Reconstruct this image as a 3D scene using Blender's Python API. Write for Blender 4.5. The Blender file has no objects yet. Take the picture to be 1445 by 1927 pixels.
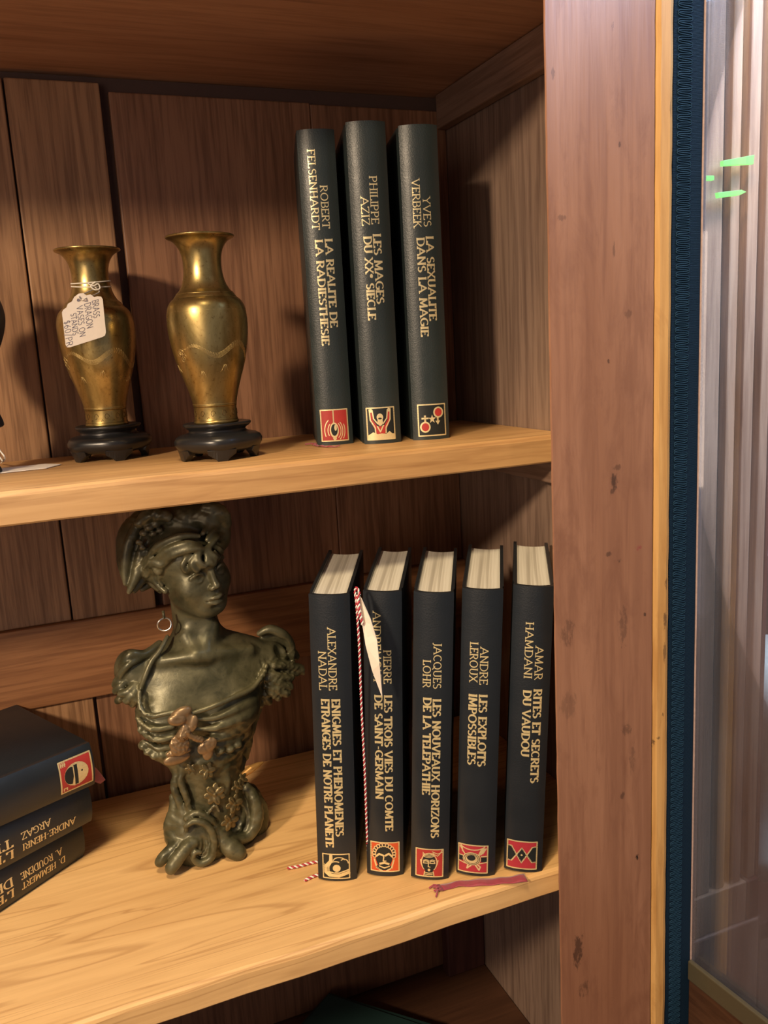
import bpy, bmesh, math, random
import numpy as np
from mathutils import Vector, Matrix

# ---------------------------------------------------------------- camera, world, lights, exposure
SC = bpy.context.scene
COL = SC.collection
cam_data = bpy.data.cameras.new('camera')
cam_data.sensor_fit = 'VERTICAL'; cam_data.sensor_height = 36.0; cam_data.lens = 29.788
cam_data.clip_start = 0.01
cam = bpy.data.objects.new('camera', cam_data); COL.objects.link(cam)
def cam_matrix(yaw, pitch, roll, loc):
    f = Vector((math.sin(yaw)*math.cos(pitch), math.cos(yaw)*math.cos(pitch), math.sin(pitch)))
    r = Vector((math.cos(yaw), -math.sin(yaw), 0)); d = -r.cross(f)
    c, s = math.cos(roll), math.sin(roll)
    r, d = c*r + s*d, -s*r + c*d
    m = Matrix((r, -d, -f)).transposed().to_4x4(); m.translation = loc
    return m
cam.matrix_world = cam_matrix(0.37887, -0.18957, 0.05587, Vector((0, -0.49794, 1.4)))
SC.camera = cam

world = bpy.data.worlds.new('shop_air'); SC.world = world
world.use_nodes = True
bgn = world.node_tree.nodes['Background']
bgn.inputs[0].default_value = (0.40, 0.40, 0.50, 1); bgn.inputs[1].default_value = 0.34

def area(name, loc, target, size, power, color, size_y=None, spread=None):
    l = bpy.data.lights.new(name, 'AREA'); l.energy = power; l.color = color
    l.shape = 'RECTANGLE'; l.size = size; l.size_y = size_y or size
    if spread: l.spread = math.radians(spread)
    o = bpy.data.objects.new(name, l); COL.objects.link(o)
    o.location = loc
    o.rotation_euler = (Vector(target) - Vector(loc)).to_track_quat('-Z', 'Y').to_euler()
    return o
# warm ceiling spot of the shop, a soft warm wash, the cool daylight of the shop window, and an added pilaster fill
area('warm_lamp', (-1.02, -0.90, 2.02), (0.10, 0.20, 1.25), 0.14, 26.0, (1.0, 0.76, 0.52))
area('overhead_lamp', (-0.12, -0.42, 2.40), (0.05, 0.05, 1.00), 0.22, 12.5, (1.0, 0.76, 0.46))
area('warm_wash', (-1.0, -1.3, 1.32), (0.0, 0.15, 1.52), 0.7, 4.5, (1.0, 0.74, 0.56))
area('pilaster_fill', (0.74, -0.13, 2.02), (0.57, 0.10, 1.60), 0.15, 3.6, (0.62, 0.76, 1.0), 0.15, 100)  # unseen fill added to brighten the top of the pilaster
area('cool_window', (0.76, -0.27, 1.90), (0.44, 0.0, 1.60), 0.22, 10.0, (0.36, 0.60, 1.0), 0.30)

SC.view_settings.view_transform = 'Standard'
SC.view_settings.look = 'None'
SC.view_settings.gamma = 1
SC.view_settings.use_curve_mapping = False
SC.view_settings.exposure = 0.0

# ---------------------------------------------------------------- helpers
def link(o, parent=None):
    COL.objects.link(o)
    if parent: o.parent = parent
    return o
def mesh_obj(name, verts, faces, mats, parent=None, midx=None, smooth=False, kind=None):
    me = bpy.data.meshes.new(name)
    me.from_pydata([tuple(v) for v in verts], [], [tuple(f) for f in faces]); me.update()
    if not isinstance(mats, (list, tuple)): mats = [mats]
    for m in mats: me.materials.append(m)
    if midx is not None: me.polygons.foreach_set('material_index', midx)
    if smooth: me.polygons.foreach_set('use_smooth', [True]*len(me.polygons))
    o = bpy.data.objects.new(name, me); link(o, parent)
    if kind: o['kind'] = kind
    return o
def bm_obj(name, bm, mats, parent=None, smooth=False, bevel=0, segs=2, kind=None):
    me = bpy.data.meshes.new(name); bmesh.ops.recalc_face_normals(bm, faces=bm.faces[:])
    bm.to_mesh(me); bm.free()
    if not isinstance(mats, (list, tuple)): mats = [mats]
    for m in mats: me.materials.append(m)
    if smooth: me.polygons.foreach_set('use_smooth', [True]*len(me.polygons))
    o = bpy.data.objects.new(name, me); link(o, parent)
    if kind: o['kind'] = kind
    if bevel:
        b = o.modifiers.new('soft_edge', 'BEVEL'); b.width = bevel; b.segments = segs
        b.limit_method = 'ANGLE'; b.angle_limit = math.radians(40)
        b.harden_normals = False
    return o
def add_box(bm, x0, x1, y0, y1, z0, z1, mi=0):
    vs = [bm.verts.new(p) for p in ((x0,y0,z0),(x1,y0,z0),(x1,y1,z0),(x0,y1,z0),(x0,y0,z1),(x1,y0,z1),(x1,y1,z1),(x0,y1,z1))]
    for f in ((0,3,2,1),(4,5,6,7),(0,1,5,4),(1,2,6,5),(2,3,7,6),(3,0,4,7)):
        bm.faces.new([vs[i] for i in f]).material_index = mi
def box(name, x0, x1, y0, y1, z0, z1, m, parent=None, bevel=0.001, kind=None):
    bm = bmesh.new(); add_box(bm, x0, x1, y0, y1, z0, z1)
    return bm_obj(name, bm, m, parent, bevel=bevel, kind=kind)
def add_prism(bm, poly, z0, z1, mi=0):
    a = [bm.verts.new((x, y, z0)) for x, y in poly]; b = [bm.verts.new((x, y, z1)) for x, y in poly]
    n = len(poly); fs = [bm.faces.new(a[::-1]), bm.faces.new(b)]
    for i in range(n): fs.append(bm.faces.new((a[i], a[(i+1) % n], b[(i+1) % n], b[i])))
    for f in fs: f.material_index = mi
    return fs
def tube_data(pts, rad, sides=8, closed=False):
    pts = [Vector(p) for p in pts]; n = len(pts)
    rads = rad if isinstance(rad, (list, tuple)) else [rad]*n
    V, Fc = [], []
    up = None
    for i, p in enumerate(pts):
        if closed: t = pts[(i+1) % n] - pts[i-1]
        else: t = pts[min(i+1, n-1)] - pts[max(i-1, 0)]
        t.normalize()
        if up is None: up = Vector((0, 0, 1)) if abs(t.z) < .9 else Vector((1, 0, 0))
        s = t.cross(up)
        if s.length < 1e-6: s = t.cross(Vector((0, 1, 0)))
        s.normalize(); up = s.cross(t); up.normalize()
        for j in range(sides):
            a = 2*math.pi*j/sides
            V.append(p + rads[i]*(math.cos(a)*s + math.sin(a)*up))
    m = n if closed else n-1
    for i in range(m):
        for j in range(sides):
            a = i*sides+j; b = i*sides+(j+1) % sides; c = ((i+1) % n)*sides+(j+1) % sides; d = ((i+1) % n)*sides+j
            Fc.append((a, b, c, d))
    if not closed:
        Fc.append(tuple(range(sides))[::-1]); Fc.append(tuple(range((n-1)*sides, n*sides)))
    return V, Fc
def tubes(name, paths, m, parent=None, sides=8):
    V, Fc, mi = [], [], []
    for path in paths:
        pts, r = path[0], path[1]; k = path[2] if len(path) > 2 else 0
        closed = path[3] if len(path) > 3 else False
        v, f = tube_data(pts, r, sides, closed); o = len(V)
        V += v; Fc += [tuple(i+o for i in q) for q in f]; mi += [k]*len(f)
    return mesh_obj(name, V, Fc, m, parent, mi, True)
def spline(pts, n=8):
    pts = [Vector(p) for p in pts]; out = []
    for i in range(len(pts)-1):
        p0 = pts[max(i-1, 0)]; p1 = pts[i]; p2 = pts[i+1]; p3 = pts[min(i+2, len(pts)-1)]
        for j in range(n):
            t = j/n
            out.append(.5*((2*p1)+(p2-p0)*t+(2*p0-5*p1+4*p2-p3)*t*t+(3*p1-p0-3*p2+p3)*t**3))
    out.append(pts[-1]); return out
def lathe(prof, seg=64):
    V, Fc = [], []; n = len(prof)
    for i in range(seg):
        a = 2*math.pi*i/seg
        for r, z in prof: V.append((r*math.cos(a), r*math.sin(a), z))
    for i in range(seg):
        k = (i+1) % seg
        for j in range(n-1): Fc.append((i*n+j, k*n+j, k*n+j+1, i*n+j+1))
    return V, Fc
def thing(name, label, cat, loc=(0, 0, 0), rotz=0, group=None):
    o = bpy.data.objects.new(name, None); COL.objects.link(o); o.empty_display_size = .02
    o.location = loc; o.rotation_euler = (0, 0, rotz)
    return tag(o, label, cat, group)
def tag(o, label, cat, group=None):
    o['label'] = label; o['category'] = cat
    if group: o['group'] = group
    return o

# ---------------------------------------------------------------- materials
def new_mat(name):
    m = bpy.data.materials.new(name); m.use_nodes = True
    return m, m.node_tree.nodes, m.node_tree.links, m.node_tree.nodes['Principled BSDF']
def rgba(c): return (c[0], c[1], c[2], 1)
def noise(N, L, vec, scale, detail=4, rough=.55, dist=0):
    n = N.new('ShaderNodeTexNoise'); n.inputs['Scale'].default_value = scale
    n.inputs['Detail'].default_value = detail; n.inputs['Roughness'].default_value = rough
    n.inputs['Distortion'].default_value = dist
    if vec: L.new(vec, n.inputs['Vector'])
    return n.outputs['Fac']
def mapping(N, L, vec, scale, rot=(0, 0, 0), loc=(0, 0, 0)):
    n = N.new('ShaderNodeMapping'); n.inputs['Scale'].default_value = scale
    n.inputs['Rotation'].default_value = rot; n.inputs['Location'].default_value = loc
    L.new(vec, n.inputs['Vector']); return n.outputs[0]
def ramp(N, L, fac, stops):
    n = N.new('ShaderNodeValToRGB'); e = n.color_ramp.elements
    while len(e) < len(stops): e.new(.5)
    for k, (p, c) in enumerate(stops):
        e[k].position = p; e[k].color = rgba(c) if len(c) == 3 else c
    L.new(fac, n.inputs[0]); return n.outputs[0]
def mixc(N, L, fac, a, b, mode='MIX'):
    n = N.new('ShaderNodeMix'); n.data_type = 'RGBA'; n.blend_type = mode
    if isinstance(fac, (int, float)): n.inputs[0].default_value = fac
    else: L.new(fac, n.inputs[0])
    for s, v in ((6, a), (7, b)):
        if isinstance(v, tuple): n.inputs[s].default_value = rgba(v)
        else: L.new(v, n.inputs[s])
    return n.outputs[2]
def mth(N, L, op, a, b=None, clamp=False):
    n = N.new('ShaderNodeMath'); n.operation = op; n.use_clamp = clamp
    for s, v in ((0, a), (1, b)):
        if v is None: continue
        if isinstance(v, (int, float)): n.inputs[s].default_value = v
        else: L.new(v, n.inputs[s])
    return n.outputs[0]
def bump(N, L, h, strength, dist, P):
    b = N.new('ShaderNodeBump'); b.inputs['Strength'].default_value = strength; b.inputs['Distance'].default_value = dist
    L.new(h, b.inputs['Height']); L.new(b.outputs[0], P.inputs['Normal'])
def objco(N): return N.new('ShaderNodeTexCoord').outputs['Object']
def wood(name, light, dark, streak, axis=0, rough=.5, fine=1.0, streak_amt=.6, seed=0., spots=(), spec=.4, wide=.5, bumpy=.25, rings=0):
    """boards: long soft figure + fine fibres along `axis`; spots are worn / stained places (x, z, rx, rz, colour, strength)"""
    m, N, L, P = new_mat(name); co = objco(N)
    def sc(a, b):
        s = [b, b, b]; s[axis] = a; return tuple(s)
    v1 = mapping(N, L, co, sc(1.6, 16), loc=(seed, seed*.7, seed*.3))
    f1 = noise(N, L, v1, 1.0, 5, .6, 1.2)
    c = mixc(N, L, ramp(N, L, f1, [(.32, (0, 0, 0)), (.68, (1, 1, 1))]), dark, light)
    v2 = mapping(N, L, co, sc(11, 230*fine), loc=(seed, 0, seed))
    f2 = noise(N, L, v2, 1.0, 3, .6, .2)
    c = mixc(N, L, ramp(N, L, f2, [(.38, (.75*streak_amt,)*3), (.56, (0, 0, 0))]), c, streak)
    v3 = mapping(N, L, co, sc(3.2, 62), loc=(seed*2, seed, 1))
    f3 = noise(N, L, v3, 1.0, 4, .5, 1.6)
    c = mixc(N, L, ramp(N, L, f3, [(.33, (.9*wide,)*3), (.44, (0, 0, 0))]), c, streak)
    if rings:
        v4 = mapping(N, L, co, sc(.9, 17), loc=(seed*3, seed, 4))
        f4 = noise(N, L, v4, 1.0, 3, .45, .9)
        for lo in (.40, .47, .55, .62):
            c = mixc(N, L, ramp(N, L, f4, [(lo-.006, (0, 0, 0)), (lo, (rings,)*3), (lo+.010, (0, 0, 0))]), c, streak)
    if spots:
        mot = noise(N, L, mapping(N, L, co, (1.6, 1, .5)), 26, 5, .7, .6)
        c = mixc(N, L, ramp(N, L, mot, [(.34, (.55,)*3), (.50, (0, 0, 0))]), c, streak)
        sep = N.new('ShaderNodeSeparateXYZ'); L.new(co, sep.inputs[0])
        nn = noise(N, L, mapping(N, L, co, (1.5, 1, .6)), 210, 6, .8)
        for (x, z, rx, rz, colr, st) in spots:
            dx = mth(N, L, 'DIVIDE', mth(N, L, 'SUBTRACT', sep.outputs[0], x), rx)
            dz = mth(N, L, 'DIVIDE', mth(N, L, 'SUBTRACT', sep.outputs[2], z), rz)
            d = mth(N, L, 'ADD', mth(N, L, 'MULTIPLY', dx, dx), mth(N, L, 'MULTIPLY', dz, dz))
            d = mth(N, L, 'ADD', d, mth(N, L, 'MULTIPLY', mth(N, L, 'SUBTRACT', nn, .5), 7.5))
            fac = ramp(N, L, d, [(.2, (st,)*3), (1.0, (0, 0, 0))])
            c = mixc(N, L, fac, c, colr)
    L.new(c, P.inputs['Base Color'])
    P.inputs['Roughness'].default_value = rough; P.inputs['Specular IOR Level'].default_value = spec
    h = mth(N, L, 'ADD', f2, mth(N, L, 'MULTIPLY', f3, .6))
    bump(N, L, h, bumpy, .0006, P)
    return m
def plain(name, c, rough=.5, metal=0, spec=.5, bmp=0, bscale=400, var=0, sheen=0):
    m, N, L, P = new_mat(name)
    P.inputs['Base Color'].default_value = rgba(c); P.inputs['Roughness'].default_value = rough
    P.inputs['Metallic'].default_value = metal; P.inputs['Specular IOR Level'].default_value = spec
    if sheen: P.inputs['Sheen Weight'].default_value = sheen
    co = objco(N)
    f = noise(N, L, co, bscale, 4, .6)
    v = var or .12
    L.new(mixc(N, L, f, tuple(x*(1-v) for x in c), tuple(min(1, x*(1+v)) for x in c)), P.inputs['Base Color'])
    if bmp: bump(N, L, f, bmp, .0004, P)
    return m

M = {}
M['shelf'] = wood('pine_shelf', (.80, .51, .22), (.68, .41, .165), (.40, .20, .07), 0, .45, .8, .22, 3.1, wide=.30, rings=.62)
M['shelf_up'] = wood('pine_shelf_upper', (.66, .40, .17), (.50, .28, .11), (.30, .14, .05), 0, .5, .8, .4, 7.7, wide=.4, rings=.25)
M['ceiling'] = wood('top_board_wood', (.52, .29, .17), (.42, .22, .125), (.14, .06, .03), 0, .5, .7, .35, 11.3, wide=.25)
M['plank'] = wood('plank_wood', (.43, .245, .125), (.30, .162, .080), (.12, .055, .025), 2, .5, 1.2, .75, 1.9)
M['plank_dark'] = wood('plank_wood_red', (.33, .170, .092), (.23, .112, .060), (.09, .038, .018), 2, .5, 1.2, .7, 5.2)
M['rail'] = wood('rail_wood', (.36, .17, .072), (.26, .115, .047), (.12, .045, .018), 0, .5, 1., .6, 2.6)
M['low_panel_shaded'] = wood('low_panel_wood_shaded', (.17, .080, .042), (.12, .055, .028), (.05, .02, .01), 2, .55, 1.2, .6, 21.)  # back panel wood darkened below the lower shelf, shade put into its colour
M['side'] = wood('side_wood', (.33, .225, .165), (.24, .16, .115), (.13, .08, .06), 2, .55, 1.1, .7, 8.5, spec=.25)
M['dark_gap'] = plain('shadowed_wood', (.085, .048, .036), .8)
dk = (.045, .022, .015)
M['stile'] = wood('worn_stile_wood', (.365, .180, .104), (.255, .113, .060), (.20, .085, .048), 2, .42, .9, .45, 4.4, wide=.45, spec=.5, spots=(
    (0.3609, 1.3023, 0.0031, 0.0054,dk,.8), (0.3632, 1.3113, 0.0041, 0.0020,dk,.5), (0.3596, 1.2950, 0.0020, 0.0024,dk,.6), (0.3817, 1.2523, 0.0024, 0.0024,(.25,.03,.04),.8),
    (0.3652, 1.2451, 0.0034, 0.0020,dk,.8), (0.3562, 1.2510, 0.0027, 0.0017,dk,.6), (0.3807, 1.0096, 0.0017, 0.0027,(.01,.005,.003),1.), (0.3268, 0.9473, 0.0048, 0.0136,dk,.75),
    (0.3321, 0.9133, 0.0054, 0.0075,dk,.55), (0.3683, 1.1956, 0.0037, 0.0153,dk,.42), (0.3215, 1.2001, 0.0051, 0.0102,dk,.4), (0.3616, 1.4556, 0.0010, 0.0061,dk,.45), (0.3661, 1.5207, 0.0010, 0.0017,dk,.6),
    (0.3221, 1.4754, 0.0031, 0.0020,dk,.4), (0.3735, 1.4144, 0.0041, 0.0027,dk,.35), (0.3570, 1.3838, 0.0010, 0.0014,dk,.7), (0.3719, 1.1172, 0.0044, 0.0054,dk,.45), (0.3215, 1.1449, 0.0068, 0.0102,dk,.28),
    (0.3767, 1.0907, 0.0027, 0.0119,dk,.35), (0.3680, 1.0651, 0.0020, 0.0034,dk,.6), (0.3875, 1.2018, 0.0014, 0.0014,dk,.8), (0.3614, 1.5899, 0.0010, 0.0034,dk,.5), (0.3167, 1.5601, 0.0017, 0.0031,dk,.4)))
M['bare'] = wood('bare_edge_wood', (.72, .42, .145), (.54, .29, .09), (.40, .19, .05), 2, .5, .7, .5, 6.1, spots=(
    (0.4059, 1.2220, 0.0017, 0.0041,dk,.7), (0.4052, 1.1951, 0.0017, 0.0068,dk,.7), (0.4055, 1.1684, 0.0017, 0.0088,dk,.6), (0.3962, 1.0988, 0.0017, 0.0031,dk,.8), (0.4001, 1.1031, 0.0020, 0.0014,dk,.7), (0.4039, 1.1205, 0.0014, 0.0017,dk,.6), (0.4071, 1.5456, 0.0010, 0.0068,dk,.4)))
M['side_rail'] = wood('side_rail_wood', (.33, .21, .15), (.24, .15, .10), (.09, .04, .02), 1, .5, 1., .5, 9.5)
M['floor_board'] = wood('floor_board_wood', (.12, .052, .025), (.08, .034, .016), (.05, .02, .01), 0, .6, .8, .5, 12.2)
M['fluted'] = wood('fluted_wood', (.50, .28, .165), (.40, .22, .125), (.22, .105, .06), 2, .4, .8, .6, 15.1)
M['groove'] = wood('groove_wood', (.085, .032, .024), (.06, .022, .018), (.03, .01, .01), 2, .5, .8, .5, 16.1)
M['red_wood'] = wood('dark_red_wood', (.14, .035, .022), (.09, .022, .014), (.03, .008, .005), 2, .4, .9, .5, 17.1)
M['plinth'] = wood('plinth_wood', (.34, .19, .13), (.25, .13, .085), (.12, .05, .03), 2, .4, .8, .5, 18.1)
M['door_wood'] = wood('door_rail_wood', (.10, .045, .022), (.06, .026, .013), (.02, .008, .004), 1, .4, .8, .5, 19.1)

# ---------------------------------------------------------------- structure beyond the cabinet
box('wall_back', -2.2, 3.4, 1.9, 1.95, 0, 3.0, plain('shop_wall', (.20, .13, .10), .8), bevel=0, kind='structure')
box('floor', -2.2, 3.4, -2.6, 1.95, -.05, 0, wood('shop_floor', (.25, .13, .07), (.17, .085, .045), (.07, .03, .02), 1, .5), bevel=0, kind='structure')
mw, N_, L_, P_ = new_mat('bright_window')
P_.inputs['Emission Color'].default_value = (.72, .66, 1, 1); P_.inputs['Emission Strength'].default_value = 1.3
win = box('window_1', 1.55, 2.6, 1.86, 1.89, .55, 1.9, mw, bevel=0, kind='structure')

# ---------------------------------------------------------------- the cabinet
cab = thing('display_cabinet', 'old brown wooden display cabinet with plank back and worn front post, holding both shelves', 'cabinet', (-.15, .1, .6))
bpy.context.view_layer.update()
def part_of(o, root=None):
    root = root or cab
    o.parent = root; o.matrix_parent_inverse = root.matrix_world.inverted(); return o
def cbox(name, x0, x1, y0, y1, z0, z1, m, bevel=.001): return part_of(box(name, x0, x1, y0, y1, z0, z1, m, None, bevel))
cbox('side_panel', .400, .418, -.004, .300, .60, 1.70, M['side'])
cbox('side_panel', -.740, -.720, -.004, .300, .60, 1.70, M['side'])
cbox('top_board', -.720, .3995, .000, .300, 1.636, 1.656, M['ceiling'])
cbox('side_rail', .388, .3995, .001, .2845, 1.6045, 1.6355, M['side_rail'], .0015)
cbox('backing_board', -.720, .3995, .294, .300, .60, 1.6355, M['dark_gap'], 0)
for x0, x1, y0, m, zt in ((-.720, -.425, .2865, 'plank', 1.628), (-.421, -.205, .285, 'plank_dark', 1.628), (-.201, .0056, .2860, 'plank', 1.629),
                      (.0070, .0795, .2835, 'plank', 1.6285), (.0865, .262, .2865, 'plank_dark', 1.623), (.2625, .3995, .2868, 'plank_dark', 1.622)):
    cbox('back_plank', x0, x1, y0, .2938, 1.1771, zt, M[m], .0012)
cbox('back_rail', -.720, .3995, .2800, .2938, 1.1035, 1.1770, M['rail'], .0012)
for x0, x1, y0, m in ((-.720, -.300, .2855, 'plank'), (-.299, .0150, .2840, 'plank'), (.0175, .3995, .2875, 'plank_dark')):
    cbox('lower_back_panel', x0, x1, y0, .2938, .986, 1.1033, M[m], .0012)
    cbox('lower_back_panel', x0, x1, y0, .2938, .700, .9855, M['low_panel_shaded'], .0012)
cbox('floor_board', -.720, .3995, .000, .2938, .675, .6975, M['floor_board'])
cbox('corner_post', .352, .3995, .268, .2835, .6977, .982, M['groove'], .002)
cbox('shelf_cleat', .3895, .3995, .100, .280, 1.2820, 1.3015, M['side_rail'], .001)
cbox('shelf_cleat', .3895, .3995, .012, .280, .9640, .9835, M['side_rail'], .001)
# front post with its paler bare edge
bm = bmesh.new(); random.seed(4)
def strip_post(name, x0, x1, y0, y1, z0, z1, m, wob, bev):
    bm = bmesh.new(); n = 90; rows = []
    for i in range(n+1):
        z = z0+(z1-z0)*i/n; a = x0+random.uniform(-1, 1)*wob[0]; b = x1+random.uniform(-1, 1)*wob[1]
        rows.append([bm.verts.new(p) for p in ((a+(.0125 if 'front' in name else 0), y1, z), (a, y0+bev, z), (a+bev*.3, y0+bev*.3, z), (a+bev, y0, z), (b-bev, y0, z), (b-bev*.3, y0+bev*.3, z), (b, y0+bev, z), (b, y1, z))])
    for r, s in zip(rows, rows[1:]):
        for j in range(8): bm.faces.new((r[j], r[(j+1) % 8], s[(j+1) % 8], s[j]))
    bm.faces.new(rows[0]); bm.faces.new(rows[-1][::-1])
    return part_of(bm_obj(name, bm, m, smooth=False))
strip_post('front_post', .3112, .3945, -.0220, -.0042, .60, 1.72, M['stile'], (.00022, .0002), .0008)
be = strip_post('bare_edge', .3948, .4101, -.0226, -.0042, .60, 1.72, M['bare'], (.0003, .00025), .004)
be['label'] = 'pale unstained edge strip of the front post'

# shelves
def shelf(name, x0, x1, y0, y1, z0, z1, m, label):
    bm = bmesh.new(); n = 60; rows = []
    for i in range(n+1):
        x = x0+(x1-x0)*i/n; w = .0004*math.sin(x*31)+.0003*math.sin(x*83+1)
        rows.append([bm.verts.new(p) for p in ((x, y1, z0), (x, y0+.001+w, z0), (x, y0+w, z0+.0012), (x, y0+w*1.4, z1-.0035), (x, y0+.0008+w, z1-.0013), (x, y0+.0032+w*2, z1), (x, y1, z1))])
    for r, s in zip(rows, rows[1:]):
        for j in range(7): bm.faces.new((r[j], r[(j+1) % 7], s[(j+1) % 7], s[j]))
    bm.faces.new(rows[0]); bm.faces.new(rows[-1][::-1])
    o = bm_obj(name, bm, M[m]); tag(o, label, 'shelf'); return o
ZU, ZL = 1.3244, 1.0035
shelf('wooden_shelf', -.719, .3990, .0860, .2795, ZU-.0223, ZU, 'shelf_up', 'upper pale pine shelf carrying the brass vases and the three upright books')
shelf('wooden_shelf', -.719, .3990, .0000, .2795, ZL-.0190, ZL, 'shelf', 'lower yellow pine shelf carrying the bust and the row of five books')

# ---------------------------------------------------------------- open glass door with braid
door = thing('cabinet_door', 'open glass cabinet door with navy braid strip, right of the front post', 'door', (.43, -.02, .62))
bpy.context.view_layer.update()
mb, N_, L_, P_ = new_mat('navy_braid')
co_ = objco(N_)
wv = N_.new('ShaderNodeTexWave'); wv.inputs['Scale'].default_value = 420; wv.bands_direction = 'Z'; wv.inputs['Distortion'].default_value = 1.5
L_.new(co_, wv.inputs['Vector'])
L_.new(mixc(N_, L_, wv.outputs['Fac'], (.003, .012, .026), (.007, .026, .055)), P_.inputs['Base Color'])
P_.inputs['Roughness'].default_value = .75; P_.inputs['Specular IOR Level'].default_value = .12
bump(N_, L_, wv.outputs['Fac'], .6, .0004, P_)
mb2 = plain('navy_cord', (.012, .040, .075), .6, spec=.15)
bm = bmesh.new(); add_box(bm, .4103, .4357, -.0200, -.0170, .64, 1.70)
br = part_of(bm_obj('braid_trim', bm, mb, bevel=.0008), door)
br['label'] = 'navy blue woven braid strip with a wavy raised cord'
paths = []
z0, z1, per = .655, 1.695, .0053
for off in (0, .0014):
    pts = []; nn_ = int((z1-z0)/per*16)
    for i in range(nn_+1):
        t = i/16*2*math.pi
        pts.append((.4200+.0066*math.sin(t)*(1-.12*math.sin(t)**2), -.0203, z0+per*(t/(2*math.pi)-.80*math.sin(2*t)/(4*math.pi))+off))
    paths.append((pts, .00038))
cord = tubes('wavy_cord', paths, mb2, None, 5); part_of(cord, br)
vs, fs = [], []
random.seed(9)
for i in range(560):      # picot loops along the braid's right side
    z = .645+i*.00188; x = .4357; r = .0009+random.uniform(-.0003, .0004); k = len(vs)
    vs += [(x-.0005, -.0188, z-.0006), (x+r, -.0190, z-.0002), (x+r, -.0186, z+.0004), (x-.0005, -.0192, z+.0008)]
    fs.append((k, k+1, k+2, k+3))
pic = mesh_obj('picot_edge', vs, fs, mb2); pic['kind'] = 'stuff'; part_of(pic, br)
tn = math.tan(math.radians(5))
def door_box(name, d0, d1, t0, t1, z0, z1, m, bevel=.0008):
    # d runs along the opened door away from the hinge, t is the thickness (negative: towards the cabinet's middle)
    th = math.radians(5); o = Vector((.4372, -.0200, 0)); dv = Vector((math.sin(th), -math.cos(th), 0)); tv = Vector((math.cos(th), math.sin(th), 0))
    bm = bmesh.new()
    vs = [bm.verts.new(o+dv*d+tv*t+Vector((0, 0, z))) for d, t, z in ((d0,t0,z0),(d1,t0,z0),(d1,t1,z0),(d0,t1,z0),(d0,t0,z1),(d1,t0,z1),(d1,t1,z1),(d0,t1,z1))]
    for f in ((0,3,2,1),(4,5,6,7),(0,1,5,4),(1,2,6,5),(2,3,7,6),(3,0,4,7)): bm.faces.new([vs[i] for i in f])
    return part_of(bm_obj(name, bm, m, bevel=bevel), door)
mg = bpy.data.materials.new('hazy_glass'); mg.use_nodes = True
N_, L_ = mg.node_tree.nodes, mg.node_tree.links
for n in list(N_): N_.remove(n)
out = N_.new('ShaderNodeOutputMaterial'); tr = N_.new('ShaderNodeBsdfTransparent'); gl = N_.new('ShaderNodeBsdfGlossy'); df = N_.new('ShaderNodeBsdfDiffuse')
tl = N_.new('ShaderNodeBsdfTranslucent')
gl.inputs['Roughness'].default_value = .03; df.inputs['Color'].default_value = (.75, .78, .85, 1); tl.inputs['Color'].default_value = (.75, .78, .85, 1)
fr = N_.new('ShaderNodeFresnel'); fr.inputs['IOR'].default_value = 1.45
m1 = N_.new('ShaderNodeMixShader'); m2 = N_.new('ShaderNodeMixShader'); m3 = N_.new('ShaderNodeMixShader')
L_.new(df.outputs[0], m3.inputs[1]); L_.new(tl.outputs[0], m3.inputs[2]); m3.inputs[0].default_value = .35
haze = noise(N_, L_, mapping(N_, L_, objco(N_), (9, 9, 3)), 3, 4, .6)  # thin diffuse haze mixed into the pane, stands in for window glare
L_.new(ramp(N_, L_, haze, [(.3, (.022,)*3), (.75, (.065,)*3)]), m1.inputs[0])
L_.new(tr.outputs[0], m1.inputs[1]); L_.new(m3.outputs[0], m1.inputs[2])
L_.new(mth(N_, L_, 'MULTIPLY', fr.outputs[0], .8), m2.inputs[0]); L_.new(m1.outputs[0], m2.inputs[1]); L_.new(gl.outputs[0], m2.inputs[2])
L_.new(m2.outputs[0], out.inputs[0])
door_box('glass_pane', .001, .355, -.0012, .0012, .885, 1.672, mg, 0)
mc = plain('chipped_pane_edge', (.46, .33, .30), .5, var=.4)
door_box('pane_edge_bead', -.0030, .0008, -.0008, .0016, .64, 1.70, mc, .0004)
door_box('bottom_rail', .001, .400, -.004, .018, .830, .8838, M['door_wood'])
door_box('lower_panel', .004, .396, .000, .010, .64, .8295, M['red_wood'])
door_box('pane_moulding', .001, .400, -.0055, -.0013, .8842, .9015, plain('mould_dark_green', (.075, .062, .035), .4), .001)
door_box('outer_stile', .3555, .400, -.008, .018, .9020, 1.70, M['door_wood'])

# ---------------------------------------------------------------- what stands behind the glass
pil = thing('fluted_pilaster', 'brown fluted wooden pilaster with upright battens, seen through the glass door', 'pilaster', (.58, .12, 0))
bpy.context.view_layer.update()
def pbox(name, x0, x1, y0, y1, z0, z1, m, b=.001): return part_of(box(name, x0, x1, y0, y1, z0, z1, M[m], None, b), pil)
pbox('backboard', .455, .6285, .108, .128, 0, 2.4, 'groove')
for x0, x1 in ((.456, .488), (.496, .520), (.529, .5669), (.5752, .5860), (.5945, .6072), (.6155, .6262)):
    pbox('batten', x0, x1, .098, .1079, .845, 2.4, 'fluted', .0016)
pbox('plinth_block', .456, .6285, .092, .1079, 0, .800, 'plinth', .002)
pbox('inlay_block', .6130, .6285, .094, .1079, .8005, .8445, 'red_wood', .001)
pbox('plinth_block', .456, .6125, .095, .1079, .8005, .8445, 'fluted', .001)
pbox('edge_post', .6288, .6335, .100, .128, 0, 2.4, 'red_wood', .001)
mn, N_, L_, P_ = new_mat('green_reflection_glow'); P_.inputs['Emission Color'].default_value = (.28, 1, .20, 1); P_.inputs['Emission Strength'].default_value = 1.35
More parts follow.
